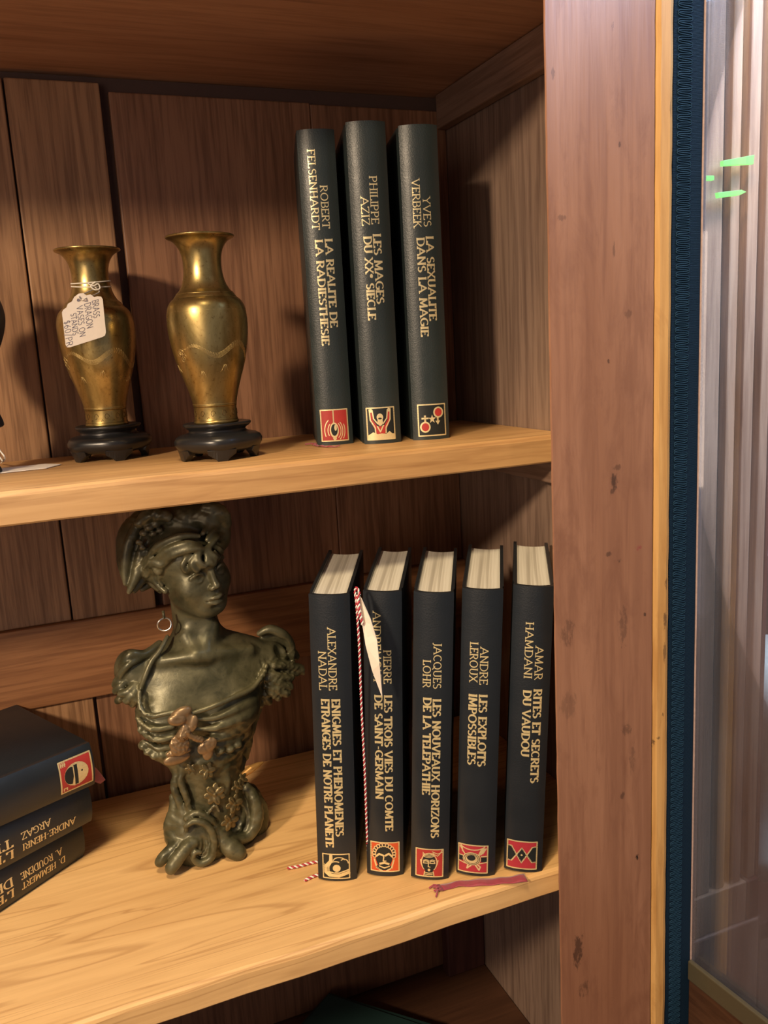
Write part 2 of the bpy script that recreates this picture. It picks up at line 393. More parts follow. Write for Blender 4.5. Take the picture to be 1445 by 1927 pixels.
P_.inputs['Base Color'].default_value = (.02, .06, .02, 1)
green_refl = thing('green_reflection', 'green light reflected in the glass door, built as glowing bars behind it at upper right', 'reflection', (.58, .09, 1.5))  # reflected green light, put in as emissive bars behind the pane
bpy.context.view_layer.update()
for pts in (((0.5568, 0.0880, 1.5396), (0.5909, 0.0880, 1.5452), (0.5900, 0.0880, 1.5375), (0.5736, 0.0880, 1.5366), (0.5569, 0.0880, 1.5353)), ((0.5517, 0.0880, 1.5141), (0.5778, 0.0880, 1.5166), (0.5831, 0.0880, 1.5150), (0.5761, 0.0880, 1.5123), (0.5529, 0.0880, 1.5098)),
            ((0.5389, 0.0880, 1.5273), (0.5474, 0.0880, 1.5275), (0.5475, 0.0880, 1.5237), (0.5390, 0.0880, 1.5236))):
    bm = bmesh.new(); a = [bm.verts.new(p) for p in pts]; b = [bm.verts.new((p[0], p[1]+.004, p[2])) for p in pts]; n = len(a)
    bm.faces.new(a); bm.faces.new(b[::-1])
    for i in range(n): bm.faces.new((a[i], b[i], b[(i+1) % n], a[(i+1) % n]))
    part_of(bm_obj('reflection_bar', bm, mn, bevel=.0004), green_refl)
# pale carved stone piece past the pilaster's edge
bm = bmesh.new()
random.seed(3)
prof = [(.010, 0), (.040, 0), (.044, .03), (.030, .055), (.026, .10), (.034, .15), (.060, .20), (.072, .235), (.066, .27), (.045, .285), (0.001, .29)]
v, f = lathe([(r*(1+.03*math.sin(i*2.3)), z) for i, (r, z) in enumerate(prof)], 36)
st = mesh_obj('stone_urn', v, f, plain('pale_stone', (.60, .58, .48), .8, bmp=.6, bscale=60, var=.3), smooth=True)
st.location = (.775, .22, .742)
tag(st, 'pale stone urn past the fluted pilaster at the right edge', 'urn')
tb = thing('side_table', 'dark red wooden table standing behind the glass door under the pale stone urn', 'table', (.80, .22, 0))
bpy.context.view_layer.update()
part_of(box('table_top', .66, 1.00, .14, .34, .720, .742, M['red_wood'], None, .002), tb)
for sx in (.68, .96):
    for sy in (.16, .30): part_of(box('leg', sx, sx+.025, sy, sy+.025, 0, .7195, M['red_wood'], None, .002), tb)

# green folder lying in the bottom compartment
fo = thing('document_folder', 'dark green folder lying flat in the shadowed compartment under the lower shelf', 'folder', (.18, .16, .6975))
bpy.context.view_layer.update()
mf = plain('dark_green_card', (.012, .040, .036), .6)
bm = bmesh.new(); add_prism(bm, [(.085, .190), (.215, .285-.004), (.300, .190), (.185, .030), (.10, .05)], .6977, .7210)
part_of(bm_obj('cover', bm, mf, bevel=.001), fo)
bm = bmesh.new(); add_prism(bm, [(.093, .185), (.213, .276), (.291, .188), (.185, .040), (.11, .058)], .7212, .7240)
part_of(bm_obj('cover', bm, mf, bevel=.0008), fo)

# ---------------------------------------------------------------- lettering: strokes with thick stems, thin arms and small serifs
def arc(cx, cy, rx, ry, a0, a1, n=10):
    return [(cx+rx*math.cos(math.radians(a0+(a1-a0)*i/n)), cy+ry*math.sin(math.radians(a0+(a1-a0)*i/n))) for i in range(n+1)]
G = {
 'A': (.78, [[(0, 0), (.39, 1), (.78, 0)], [(.15, .34), (.63, .34)]]),
 'B': (.60, [[(.08, 0), (.08, 1)], [(.08, 1)]+arc(.30, .76, .24, .24, 90, -90)+[(.08, .52)], [(.08, .52)]+arc(.32, .26, .28, .26, 90, -90)+[(.08, 0)]]),
 'C': (.68, [arc(.42, .5, .38, .5, 55, 305, 14)]),
 'D': (.74, [[(.08, 0), (.08, 1)], [(.08, 1)]+arc(.30, .5, .42, .5, 90, -90, 14)+[(.08, 0)]]),
 'E': (.54, [[(.08, 0), (.08, 1)], [(.08, 1), (.50, 1), (.50, .88)], [(.08, .52), (.42, .52)], [(.08, 0), (.54, 0), (.54, .14)]]),
 'F': (.52, [[(.08, 0), (.08, 1)], [(.08, 1), (.50, 1), (.50, .86)], [(.08, .52), (.42, .52)]]),
 'G': (.72, [arc(.42, .5, .38, .5, 50, 335, 14), [(.46, .42), (.74, .42)], [(.70, .42), (.70, .10)]]),
 'H': (.72, [[(.08, 0), (.08, 1)], [(.64, 0), (.64, 1)], [(.08, .52), (.64, .52)]]),
 'I': (.20, [[(.10, 0), (.10, 1)]]),
 'J': (.32, [[(.22, 1), (.22, .1), (.10, -.12), (0, -.12)]]),
 'L': (.50, [[(.08, 0), (.08, 1)], [(.08, 0), (.50, 0), (.50, .16)]]),
 'M': (.92, [[(.08, 0), (.14, 1), (.46, .12), (.78, 1), (.84, 0)]]),
 'N': (.76, [[(.08, 0), (.08, 1), (.68, 0), (.68, 1)]]),
 'O': (.82, [arc(.41, .5, .38, .5, 0, 360, 20)]),
 'P': (.56, [[(.08, 0), (.08, 1)], [(.08, 1)]+arc(.28, .73, .26, .27, 90, -90)+[(.08, .46)]]),
 'Q': (.84, [arc(.41, .5, .38, .5, 0, 360, 20), [(.48, .16), (.86, -.16)]]),
 'R': (.64, [[(.08, 0), (.08, 1)], [(.08, 1)]+arc(.28, .74, .26, .26, 90, -90)+[(.08, .48)], [(.28, .48), (.64, 0)]]),
 'S': (.52, [arc(.27, .75, .22, .25, 40, 270, 9)+arc(.27, .25, .24, .25, 90, -140, 9)]),
 'T': (.60, [[(.30, 0), (.30, 1)], [(0, .86), (0, 1), (.60, 1), (.60, .86)]]),
 'U': (.72, [[(.08, 1), (.08, .32)]+arc(.36, .30, .28, .30, 180, 360)+[(.64, 1)]]),
 'V': (.72, [[(0, 1), (.36, 0), (.72, 1)]]),
 'X': (.68, [[(0, 1), (.68, 0)], [(.64, 1), (.04, 0)]]),
 'Y': (.66, [[(0, 1), (.33, .48), (.66, 1)], [(.33, .48), (.33, 0)]]),
 'Z': (.62, [[(.04, .88), (.04, 1), (.60, 1), (.04, 0), (.62, 0), (.62, .14)]]),
 'K': (.64, [[(.08, 0), (.08, 1)], [(.60, 1), (.10, .45)], [(.24, .58), (.64, 0)]]),
 '-': (.34, [[(.04, .42), (.30, .42)]]), '.': (.20, [[(.08, .02), (.12, .10)]]), "'": (.16, [[(.08, .78), (.08, 1)]]),
 'e': (.36, [arc(.18, .74, .13, .14, 0, 330, 10), [(.06, .74), (.30, .74)]]),
 '$': (.50, [arc(.25, .70, .20, .2, 40, 270, 7)+arc(.25, .30, .2, .2, 90, -140, 7), [(.25, -.05), (.25, 1.05)]]),
 '6': (.52, [[(.42, 1), (.12, .55)]+arc(.27, .27, .2, .27, 170, -190, 14)]), '0': (.56, [arc(.28, .5, .24, .48, 0, 360, 16)]),
 '/': (.42, [[(0, -.2), (.42, 1.15)]]), ' ': (.30, []),
}
class Flat:
    """flat figures in (u, v), laid on a surface by a mapping function"""
    def __init__(s): s.V = []; s.F = []; s.I = []
    def stroke(s, pts, w0, w1=None, mi=0, lift=0, maxseg=None, closed=False):
        # w0 width for runs along u ('thin' arms), w1 width for upright runs
        w1 = w1 if w1 is not None else w0
        P = [Vector((p[0], p[1])) for p in pts]
        if maxseg:
            Q = [P[0]]
            for a, b in zip(P, P[1:]):
                n = max(1, int(math.ceil((b-a).length/maxseg)))
                for i in range(1, n+1): Q.append(a+(b-a)*i/n)
            P = Q
        for a, b in zip(P, P[1:]):
            d = b-a; l = d.length
            if l < 1e-9: continue
            d /= l; w = (w0+(w1-w0)*abs(d.y))/2
            n = Vector((-d.y, d.x))*w; e = d*min(w*.55, l*.4) if l > 1e-6 else d*0
            k = len(s.V); s.V += [(q.x, q.y, lift) for q in (a-e-n, b+e-n, b+e+n, a-e+n)]
            s.F.append((k, k+1, k+2, k+3)); s.I.append(mi)
    def poly(s, pts, mi=0, lift=0, cell=.0012):
        bm = bmesh.new(); bm.faces.new([bm.verts.new((p[0], p[1], 0)) for p in pts])
        xs = [p[0] for p in pts]; u = min(xs)+cell
        while u < max(xs):
            bmesh.ops.bisect_plane(bm, geom=bm.verts[:]+bm.edges[:]+bm.faces[:], plane_co=(u, 0, 0), plane_no=(1, 0, 0)); u += cell
        bmesh.ops.triangulate(bm, faces=bm.faces[:]); bm.verts.index_update()
        k = len(s.V); s.V += [(v.co.x, v.co.y, lift) for v in bm.verts]
        for f in bm.faces:
            s.F.append(tuple(v.index+k for v in f.verts)); s.I.append(mi)
        bm.free()
    def disc(s, cx, cy, rx, ry=None, mi=0, lift=0, n=20, rot=0):
        ry = ry or rx; c, q = math.cos(rot), math.sin(rot)
        s.poly([(cx+c*a-q*b, cy+q*a+c*b) for a, b in ((rx*math.cos(2*math.pi*i/n), ry*math.sin(2*math.pi*i/n)) for i in range(n))], mi, lift)
    def ring(s, cx, cy, rx, ry, w, mi=0, lift=0, a0=0, a1=360, n=22):
        s.stroke(arc(cx, cy, rx, ry, a0, a1, n), w, w, mi, lift)
    def text(s, string, v0, v1, base, cap, thin, thick, serif=True, mi=0, lift=0, slant=0):
        """runs from v0 down to v1 (head to tail), letters' tops towards +u; returns nothing"""
        adv = sum(G[c][0]+.16 for c in string)-.16; k = (v0-v1)/adv; x = 0
        for c in string:
            w, strokes = G[c]
            for st in strokes:
                pts = [(base+cap*py, v0-k*(x+px)-slant*py*cap) for px, py in st]
                s.stroke(pts, thick, thin, mi, lift, maxseg=cap*.22)
                if serif and len(st) >= 2 and c not in "-.'e":
                    for (a, b) in ((st[0], st[1]), (st[-1], st[-2])):
                        if abs(a[0]-b[0]) < abs(a[1]-b[1])*.75 and (a[1] < .02 or a[1] > .98) and abs(a[1]-b[1]) > .3:
                            s.stroke([(base+cap*a[1], v0-k*(x+a[0]-.13)), (base+cap*a[1], v0-k*(x+a[0]+.13))], thin*.8, thin*.8, mi, lift)
            x += w+.16
    def make(s, name, mapper, mats, parent):
        return mesh_obj(name, [mapper(*v) for v in s.V], s.F, mats, parent, s.I)

def leather(name, c, rough, bmp):
    m, N, L, P = new_mat(name); co = objco(N)
    v = N.new('ShaderNodeTexVoronoi'); v.inputs['Scale'].default_value = 900; L.new(co, v.inputs['Vector'])
    n1 = noise(N, L, mapping(N, L, co, (1, 1, 2.6)), 260, 4, .65, .6)
    h = mth(N, L, 'ADD', mth(N, L, 'MULTIPLY', v.outputs['Distance'], .5), n1)
    L.new(mixc(N, L, noise(N, L, co, 14, 4), tuple(x*.8 for x in c), tuple(x*1.25 for x in c)), P.inputs['Base Color'])
    L.new(ramp(N, L, noise(N, L, co, 30, 4), [(.3, (rough-.06,)*3), (.7, (rough+.08,)*3)]), P.inputs['Roughness'])
    P.inputs['Specular IOR Level'].default_value = .55
    bump(N, L, h, bmp, .0004, P); return m
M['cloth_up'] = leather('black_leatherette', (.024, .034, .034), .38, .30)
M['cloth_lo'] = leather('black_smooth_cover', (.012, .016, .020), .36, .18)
M['gold'] = plain('gold_foil', (.88, .74, .42), .38, .45, var=.15, bscale=700)
M['gold_lo'] = plain('gold_foil_warm', (.86, .68, .36), .40, .45, var=.25, bscale=500)
M['red'] = plain('red_foil', (.42, .035, .030), .5)
M['crimson'] = plain('crimson_foil', (.42, .03, .045), .5)
M['orange'] = plain('orange_foil', (.62, .09, .022), .5)
M['black'] = plain('black_foil', (.010, .014, .014), .5)
M['wine'] = plain('wine_ribbon', (.30, .03, .055), .55, sheen=.4, var=.3, bscale=300)
mp, N_, L_, P_ = new_mat('page_edges'); co_ = objco(N_)
f_ = noise(N_, L_, mapping(N_, L_, co_, (520, 6, 6)), 1, 3, .6)
g_ = noise(N_, L_, mapping(N_, L_, co_, (190, 1.5, 1.5)), 1, 2, .5)
c_ = mixc(N_, L_, ramp(N_, L_, f_, [(.3, (1, 1, 1)), (.62, (0, 0, 0))]), (.68, .66, .58), (.50, .47, .39))
c_ = mixc(N_, L_, ramp(N_, L_, g_, [(.36, (.8,)*3), (.43, (0, 0, 0))]), c_, (.36, .33, .27))
L_.new(c_, P_.inputs['Base Color']); P_.inputs['Roughness'].default_value = .9
bump(N_, L_, f_, .4, .0003, P_)
M['pages'] = mp

RED, BLK, ORG = 1, 2, 3
def frame(e, a, b, c, d, w):
    for p, q in (((a, c), (b, c)), ((b, c), (b, d)), ((b, d), (a, d)), ((a, d), (a, c))): e.stroke([p, q], w, w, 0, 2, maxseg=.002)
def emblem(e, kind, a, b, c, d):
    """figures inside the square (a..b, c..d); local helper coordinates run 0..1"""
    W_, H_ = b-a, d-c
    def q(x, y): return (a+W_*x, c+H_*y)
    if kind == 'split':
        def q(x, y): return (a+W_*y, c+H_*(1-x))
    def Q(*pts): return [q(*p) for p in pts]
    w = W_*.04
    def S(pts, k=1., mi=0, lift=1): e.stroke([q(*p) for p in pts], w*k, w*k, mi, lift, maxseg=.0015)
    def D(x, y, r, mi, lift, ry=None, rot=0):
        p = q(x, y)
        if kind == 'split': e.disc(p[0], p[1], (ry or r)*W_, r*H_, mi, lift)
        else: e.disc(p[0], p[1], r*W_, (ry or r)*H_, mi, lift, rot=rot)
    def R(x, y, r, mi=0, lift=1, ry=None, a0=0, a1=360, k=1.): e.ring(a+W_*x, c+H_*y, r*W_, (ry or r)*H_, w*k, mi, lift, a0, a1)
    bg = {'pendulum': RED, 'prayer': BLK, 'symbols': BLK, 'orb': BLK, 'bust': ORG, 'mask': RED, 'knot': RED, 'diamond': RED, 'split': RED}[kind]
    e.poly(Q((0, 0), (1, 0), (1, 1), (0, 1)), bg, 0)
    frame(e, a, b, c, d, w*1.15)
    if kind == 'pendulum':
        S([(.47, 1), (.47, .58)], 1.2); D(.48, .34, .17, 0, 1, .25); D(.48, .35, .125, BLK, 1.5, .19); D(.53, .42, .05, 0, 2, .1)
        S([(.44, .09), (.48, .02), (.53, .09)], 1.5)
        for r, a0, a1 in ((.24, 130, 215), (.36, 125, 205), (.25, -55, 50), (.32, -50, 45), (.40, -35, 25)): R(.48, .33, r, ry=r*1.15, a0=a0, a1=a1, k=.8)
    elif kind == 'prayer':
        for sx in (-1, 1):
            def X(x): return .48+sx*x
            e.poly([q(X(.36), .88), q(X(.28), .88), q(X(.27), .62), q(X(.10), .40), q(X(.12), .20), q(X(.20), .30), q(X(.37), .60)][::sx], RED, .8)
            S([(X(.38), .95), (X(.36), .62), (X(.20), .38), (X(.19), .2)], 1.1); S([(X(.28), .93), (X(.24), .66), (X(.10), .50)], 1.1)
            D(X(.33), .92, .055, 0, 1.2, .06)
        e.poly(Q((.30, .42), (.66, .42), (.64, .16), (.32, .16)), RED, .9)
        D(.47, .70, .12, 0, 1.3, .12); D(.47, .66, .07, BLK, 1.5, .03); D(.47, .56, .10, 0, 1.4, .13); S([(.36, .42), (.46, .24), (.58, .44)], 1.2, 0, 1.5)
        e.poly(Q((0, 0), (1, 0), (1, .16), (.9, .17), (.8, .25), (.68, .17), (.5, .19), (.36, .17), (.2, .24), (.08, .17), (0, .14)), 0, 1.2)
    elif kind == 'symbols':
        for x, y in ((.74, .74), (.24, .28)): D(x, y, .19, 0, 1, .18); D(x, y, .135, RED, 1.5, .13)
        S([(.24, .46), (.24, .64)], 1.8); S([(.13, .56), (.35, .56)], 1.5); S([(.71, .56), (.71, .44)], 1.8)
        e.poly(Q((.62, .47), (.71, .34), (.80, .47)), 0, 1)
        st = []
        for i in range(10):
            r = .15 if i % 2 == 0 else .06; t = math.radians(90+36*i); st.append(q(.50+r*math.cos(t), .53+r*math.sin(t)))
        e.poly(st, 0, 1.1)
    elif kind == 'orb':
        for t in (0, .07, .14): S([(.30+t*.3, 1), (.28+t*.5, .72), (.08+t, .48), (.08+t, .26), (.30+t*.4, .10+t), (.60, .08+t), (1, .22+t)], 1.3 if t else 2.2)
        e.poly(Q((.05, .62), (.12, .42), (.14, .28), (.3, .2), (.6, .16), (1, .3), (1, .18), (.6, .04), (.22, .06), (.05, .2)), 0, .9)
        D(.52, .42, .15, 0, 1.2, .15); D(.42, .44, .09, BLK, 1.1, .2)
        S(arc(.48, .48, .26, .22, 190, 60, 8)); S(arc(.62, .72, .22, .15, 170, 20, 8)); S(arc(.80, .62, .16, .18, 130, 0, 6)); S(arc(.55, .30, .4, .2, 300, 360, 6))
    elif kind == 'bust':
        D(.47, .50, .30, BLK, 1, .40); D(.47, .14, .30, BLK, .9, .10)
        random.seed(5)
        for i in range(13):
            t = math.radians(-15+i*17.5); x, y = .47+.36*math.cos(t), .60+.32*math.sin(t)
            R(x, y, .06, ry=.06, k=.8, lift=1.3); D(x, y, .035, BLK, 1.2)
        S([(.20, .52), (.30, .60), (.44, .55)], 1.8, 0, 1.6); S([(.52, .55), (.64, .62), (.76, .52)], 1.8, 0, 1.6)
        S([(.47, .56), (.44, .36), (.54, .36)], 1.1, 0, 1.6); S([(.32, .26), (.48, .30), (.64, .26)], 2, 0, 1.6)
        S([(.12, .40), (.20, .12), (.40, .02)], 1.4); S([(.82, .40), (.74, .12), (.56, .02)], 1.4); S([(.3, .18), (.48, .12), (.66, .18)], 1.2, 0, 1.6)
    elif kind == 'mask':
        e.poly(Q((.30, 0), (.36, .2), (.62, .2), (.68, 0)), BLK, .8)
        D(.49, .50, .26, BLK, 1, .34); D(.49, .36, .18, BLK, 1, .26); R(.49, .52, .29, ry=.34, k=.9, a0=-50, a1=230)
        for x in (.37, .61): S(arc(x, .52, .09, .05, 0, 180, 6), .9, 0, 1.6); S([(x-.1, .49), (x+.1, .49)], .9, 0, 1.6); S([(x-.1, .58), (x, .62), (x+.1, .59)], .8, 0, 1.6)
        S([(.47, .56), (.46, .36), (.53, .35)], .9, 0, 1.6); D(.49, .24, .05, 0, 1.6, .05)
        for k in range(3): S(arc(.46, .92-k*.05, .22, .12, 200, 340, 8), .7, 0, 1.7); S([(.36, .02+k*.06), (.49, .0+k*.06), (.62, .02+k*.06)], .9, 0, 1.5)
        S([(.60, .92), (.8, .84), (.98, .9)], .8); S([(.6, .86), (.8, .76), (.9, .86), (.98, 1)], .8); S([(.17, .6), (.20, .44), (.24, .38)], 1); S([(.82, .6), (.78, .44), (.74, .38)], 1)
        S([(.30, 0), (.33, .18)], 1); S([(.68, 0), (.65, .18)], 1)
    elif kind == 'knot':
        for x0, x1 in ((0, .2), (.78, 1)): e.poly(Q((x0, .40), (x1, .40), (x1, .58), (x0, .58)), BLK, .8)
        D(.46, .50, .27, 0, 1, .22); D(.44, .54, .15, BLK, 1.6, .11)
        for r in (.20, .25, .30): R(.46, .50, r, ry=r*.75, k=.7, mi=0, lift=1.7)
        for r in (.22, .275): R(.46, .49, r, ry=r*.75, k=.5, mi=BLK, lift=1.8)
        S(arc(.48, 1.05, .45, .22, 200, 340, 9)); S([(0, .38), (.3, .30)], 1); S([(0, .60), (.2, .58)]); S([(1, .40), (.72, .34)], 1); S([(.78, .6), (1, .62)])
        for k in range(4): S([(.68+k*.05, .62+k*.03), (.80+k*.05, .90)], 1.1); S([(.22-k*.03, .66+k*.03), (.04+k*.03, .92)], .9)
        S([(.34, .30), (.30, .14), (.44, .26)], 1.3); S([(.58, .30), (.72, .10), (.76, .22), (.62, .34)], 1.3)
    elif kind == 'diamond':
        e.poly(Q((.49, .76), (.66, .5), (.49, .22), (.32, .5)), BLK, 1)
        e.poly(Q((.02, .82), (.14, .80), (.32, .5), (.14, .25), (.02, .25)), BLK, .9); e.poly(Q((.98, .82), (.84, .80), (.66, .5), (.84, .25), (.98, .25)), BLK, .9)
        S([(.0, .26), (.15, .26), (.49, .76), (.84, .25), (1, .26)], 1.1); S([(.0, .80), (.14, .80), (.49, .22), (.84, .80), (1, .82)], 1.1); D(.49, .5, .035, 0, 1.6)
    elif kind == 'split':
        D(.50, .48, .36, 0, 1, .34); D(.34, .48, .22, BLK, 1.4, .28); e.poly(Q((.43, .78), (.55, .78), (.55, .14), (.43, .14)), BLK, 1.8)
        e.poly(Q((.35, .18), (.48, .78), (.48, .14)), 0, 1.6); S([(.42, .80), (.42, .12)], .8, 0, 2); S([(.56, .80), (.56, .12)], .8, 0, 2); D(.68, .52, .03, BLK, 1.6)
        S([(.36, .80), (.60, .80)], 1, 0, 2); S(arc(.5, .48, .37, .35, 0, 360, 20), .8)
        for k in range(3): S([(.06+k*.06, .84), (.06+k*.06, .96)], .9); 
        S([(.05, .90), (.2, .90)], .9); S([(.08, .06), (.08, .14), (.18, .14), (.18, .06)], .9)

def book(name, label, loc, yaw, w, H, D, bulge, cloth, gold, lines=(), emb=None, emb_rect=None, redmat='red', group=None, lean=0, rot=None, flip_text=False, cover_mark=False):
    """x across the spine, y from spine to fore edge, z from tail to head"""
    root = thing(name, label, 'book', loc, 0, group)
    if rot is not None: root.rotation_euler = rot.to_euler()
    else: root.rotation_euler = (Matrix.Rotation(yaw, 3, 'Z') @ Matrix.Rotation(lean, 3, 'Y')).to_euler()
    t = .0026; h2 = w/2
    def ys(x):
        q = max(0, 1-(abs(x)/(h2))**2.4); return bulge*(1-q)
    def spine_pts(half, off, n=22):
        return [(-half+2*half*i/n, ys((-half+2*half*i/n)*h2/half)+off) for i in range(n+1)]
    L_side = [(-h2, D), (-h2, bulge+.0085), (-h2+.0009, bulge+.0055), (-h2+.0006, bulge+.003)]
    outer = L_side+spine_pts(h2-.0002, 0)+[(-x, y) for x, y in L_side[::-1]]
    inner = [(-h2+t, max(y, bulge+.0034)) for x, y in L_side]+spine_pts(h2-t, .0028)+[(h2-t, max(y, bulge+.0034)) for x, y in L_side[::-1]]
    bm = bmesh.new(); rings = [[bm.verts.new((x, y, z)) for x, y in q] for q, z in ((outer, 0), (outer, H), (inner, H), (inner, 0))]
    for r, q in zip(rings, rings[1:]+rings[:1]):
        for i in range(len(r)-1): bm.faces.new((r[i], r[i+1], q[i+1], q[i]))
    bm.faces.new([r[0] for r in rings]); bm.faces.new([r[-1] for r in rings][::-1])
    c = bm_obj('cover', bm, cloth, root, smooth=True, bevel=0)
    es = c.modifiers.new('crisp', 'EDGE_SPLIT'); es.split_angle = math.radians(35)
    p = h2-t-.0001
    sp = spine_pts(p, .0031)
    fore = [(p*(1-2*i/10), D-.004-.004*(1-(abs(5-i)/5)**2)) for i in range(11)]
    bm = bmesh.new(); fs = add_prism(bm, sp+fore, .0024, H-.0022)
    bmesh.ops.triangulate(bm, faces=[f for f in bm.faces if len(f.verts) > 4])
    bm_obj('page_block', bm, M['pages'], root)
    def onspine(u, v, l): return (u, ys(u)-.00012-l*.00005, v)
    for k, (s, f0, f1, pos, bold) in enumerate(lines):
        e = Flat()
        cap = w*(.185 if bold or rot is None else .150); e.text(s, H*(1-f0), H*(1-f1), -h2+pos*w-cap/2, cap, .00072 if bold else .00055, .00175 if bold else .00095)
        e.make('title_lettering' if bold else 'author_lettering', onspine, gold, root)
    if emb:
        e = Flat(); a, b, c0, d0 = emb_rect
        emblem(e, emb, -h2+a*w, -h2+b*w, c0*H, d0*H)
        e.make('emblem', onspine, [gold, M[redmat], M['black'], M['orange']], root)
    if cover_mark:
        e = Flat(); frame(e, .070, D-.022, H*.24, H*.74, .0012)
        e.stroke([(.073, H*.25), (D-.025, H*.25)], .0006, .0006)
        e.make('cover_frame', lambda u, v, l: (cover_mark*(h2+.00025), u, v), gold, root)
    return root

R_ = math.radians
def fr(y, a, b): return (y-a)/(b-a)
def T(s, y0, y1, pos, bold, ya, yb): return (s, fr(y0, ya, yb), fr(y1, ya, yb), pos, bold)
# three books on the upper shelf
def upper(A, B, w, H, ya, yb, label, lines, emb, rect, lean=0, D=.130):
    cx_, cy_ = (A[0]+B[0])/2, (A[1]+B[1])/2; yaw = math.atan2(B[1]-A[1], B[0]-A[0])
    n = Vector((-math.sin(yaw), math.cos(yaw)))
    return book('hardback_book', label, (cx_-n.x*.003, cy_-n.y*.003, ZU), yaw, w, H, D, .0045, M['cloth_up'], M['gold'],
                [T(*l, ya, yb) for l in lines], emb, rect, group='black gilt-lettered hardbacks', lean=lean)
upper((.2115, .1735), (.2405, .1655), .0300, .2460, 242, 838, 'black hardback titled LA REALITE DE LA RADIESTHESIE, leftmost upright on the upper shelf',
      (('ROBERT', 344, 421, .62, 0), ('FELSENHARDT', 279, 423, .35, 0), ('LA REALITE DE', 442, 606, .66, 1), ('LA RADIESTHESIE', 443, 640, .40, 1)), 'pendulum', (.13, .86, .014, .118), R_(.0), .108)
upper((.2435, .1500), (.2745, .1420), .0310, .2475, 226, 836, 'black hardback titled LES MAGES DU XXe SIECLE, middle of the three on the upper shelf',
      (('PHILIPPE', 326, 412, .60, 0), ('AZIZ', 363, 414, .36, 0), ('LES MAGES', 432, 561, .62, 1), ("DU XXe SIECLE", 436, 591, .38, 1)), 'prayer', (.10, .82, .014, .118), R_(.0))
upper((.2850, .1430), (.3150, .1355), .0310, .2450, 229, 827, 'black hardback titled LA SEXUALITE DANS LA MAGIE, rightmost of the three on the upper shelf',
      (('YVES', 361, 414, .62, 0), ('VERBEEK', 328, 415, .36, 0), ('LA SEXUALITE', 434, 591, .66, 1), ('DANS LA MAGIE', 436, 621, .42, 1)), 'symbols', (.15, .88, .014, .118), R_(.0))
# five books leaning right on the lower shelf
def lower(A, B, yawd, w, H, ya, yb, label, lines, emb, rect, redmat='red', ld=3.3):
    yaw = -R_(yawd); c_, s_ = math.cos(yaw), math.sin(yaw); n = (-s_, c_); ln = R_(ld)
    mx, my = (A[0]+B[0])/2, (A[1]+B[1])/2
    lift = w/2*math.sin(ln)
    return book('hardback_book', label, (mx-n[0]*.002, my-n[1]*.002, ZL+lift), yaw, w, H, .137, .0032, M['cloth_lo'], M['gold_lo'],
                [T(*l, ya, yb) for l in lines], emb, rect, redmat, 'black gilt-lettered hardbacks', lean=ln)
lower((.1550, .0700), (.1820, .0580), 25, .0300, .2265, 1118, 1661, 'black hardback titled ENIGMES ET PHENOMENES ETRANGES DE NOTRE PLANETE, nearest the bust',
      (('ALEXANDRE', 1177, 1290, .54, 0), ('NADAL', 1220, 1290, .30, 0), ('ENIGMES ET PHENOMENES', 1308, 1570, .60, 1), ('ETRANGES DE NOTRE PLANETE', 1308, 1592, .34, 1)), 'orb', (.15, .82, .010, .099), ld=2.2)
lower((.1905, .0580), (.2165, .0480), 27, .0285, .2260, 1115, 1653, 'black hardback titled LES TROIS VIES DU COMTE DE SAINT-GERMAIN, beside the hanging white tag',
      (('PIERRE', 1220, 1280, .62, 0), ('ANDREMONT', 1151, 1280, .36, 0), ('LES TROIS VIES DU COMTE', 1303, 1561, .63, 1), ('DE SAINT-GERMAIN', 1303, 1499, .38, 1)), 'bust', (.13, .88, .018, .125), ld=2.6)
lower((.2185, .0395), (.2455, .0270), 28, .0290, .2255, 1120, 1660, 'black hardback titled LES NOUVEAUX HORIZONS DE LA TELEPATHIE, middle of the lower row',
      (('JACQUES', 1209, 1291, .62, 0), ('LOHR', 1241, 1290, .36, 0), ('LES NOUVEAUX HORIZONS', 1312, 1575, .62, 1), ('DE LA TELEPATHIE', 1310, 1491, .38, 1)), 'mask', (.14, .84, .012, .112))
lower((.2515, .0285), (.2785, .0150), 30, .0295, .2255, 1112, 1652, 'black hardback titled LES EXPLOITS IMPOSSIBLES, fourth of the five on the lower shelf',
      (('ANDRE', 1215, 1282, .58, 0), ('LEROUX', 1207, 1278, .33, 0), ('LES EXPLOITS', 1302, 1435, .58, 1), ('IMPOSSIBLES', 1302, 1433, .33, 1)), 'knot', (.06, .80, .012, .112), 'crimson')
lower((.2880, .0165), (.3110, .0030), 31, .0290, .2255, 1112, 1654, 'black hardback titled RITES ET SECRETS DU VAUDOU, half behind the front post',
      (('AMAR', 1220, 1280, .70, 0), ('HAMDANI', 1177, 1278, .44, 0), ('RITES ET SECRETS', 1299, 1475, .70, 1), ('DU VAUDOU', 1302, 1425, .44, 1)), 'diamond', (.08, .84, .012, .112), 'crimson')

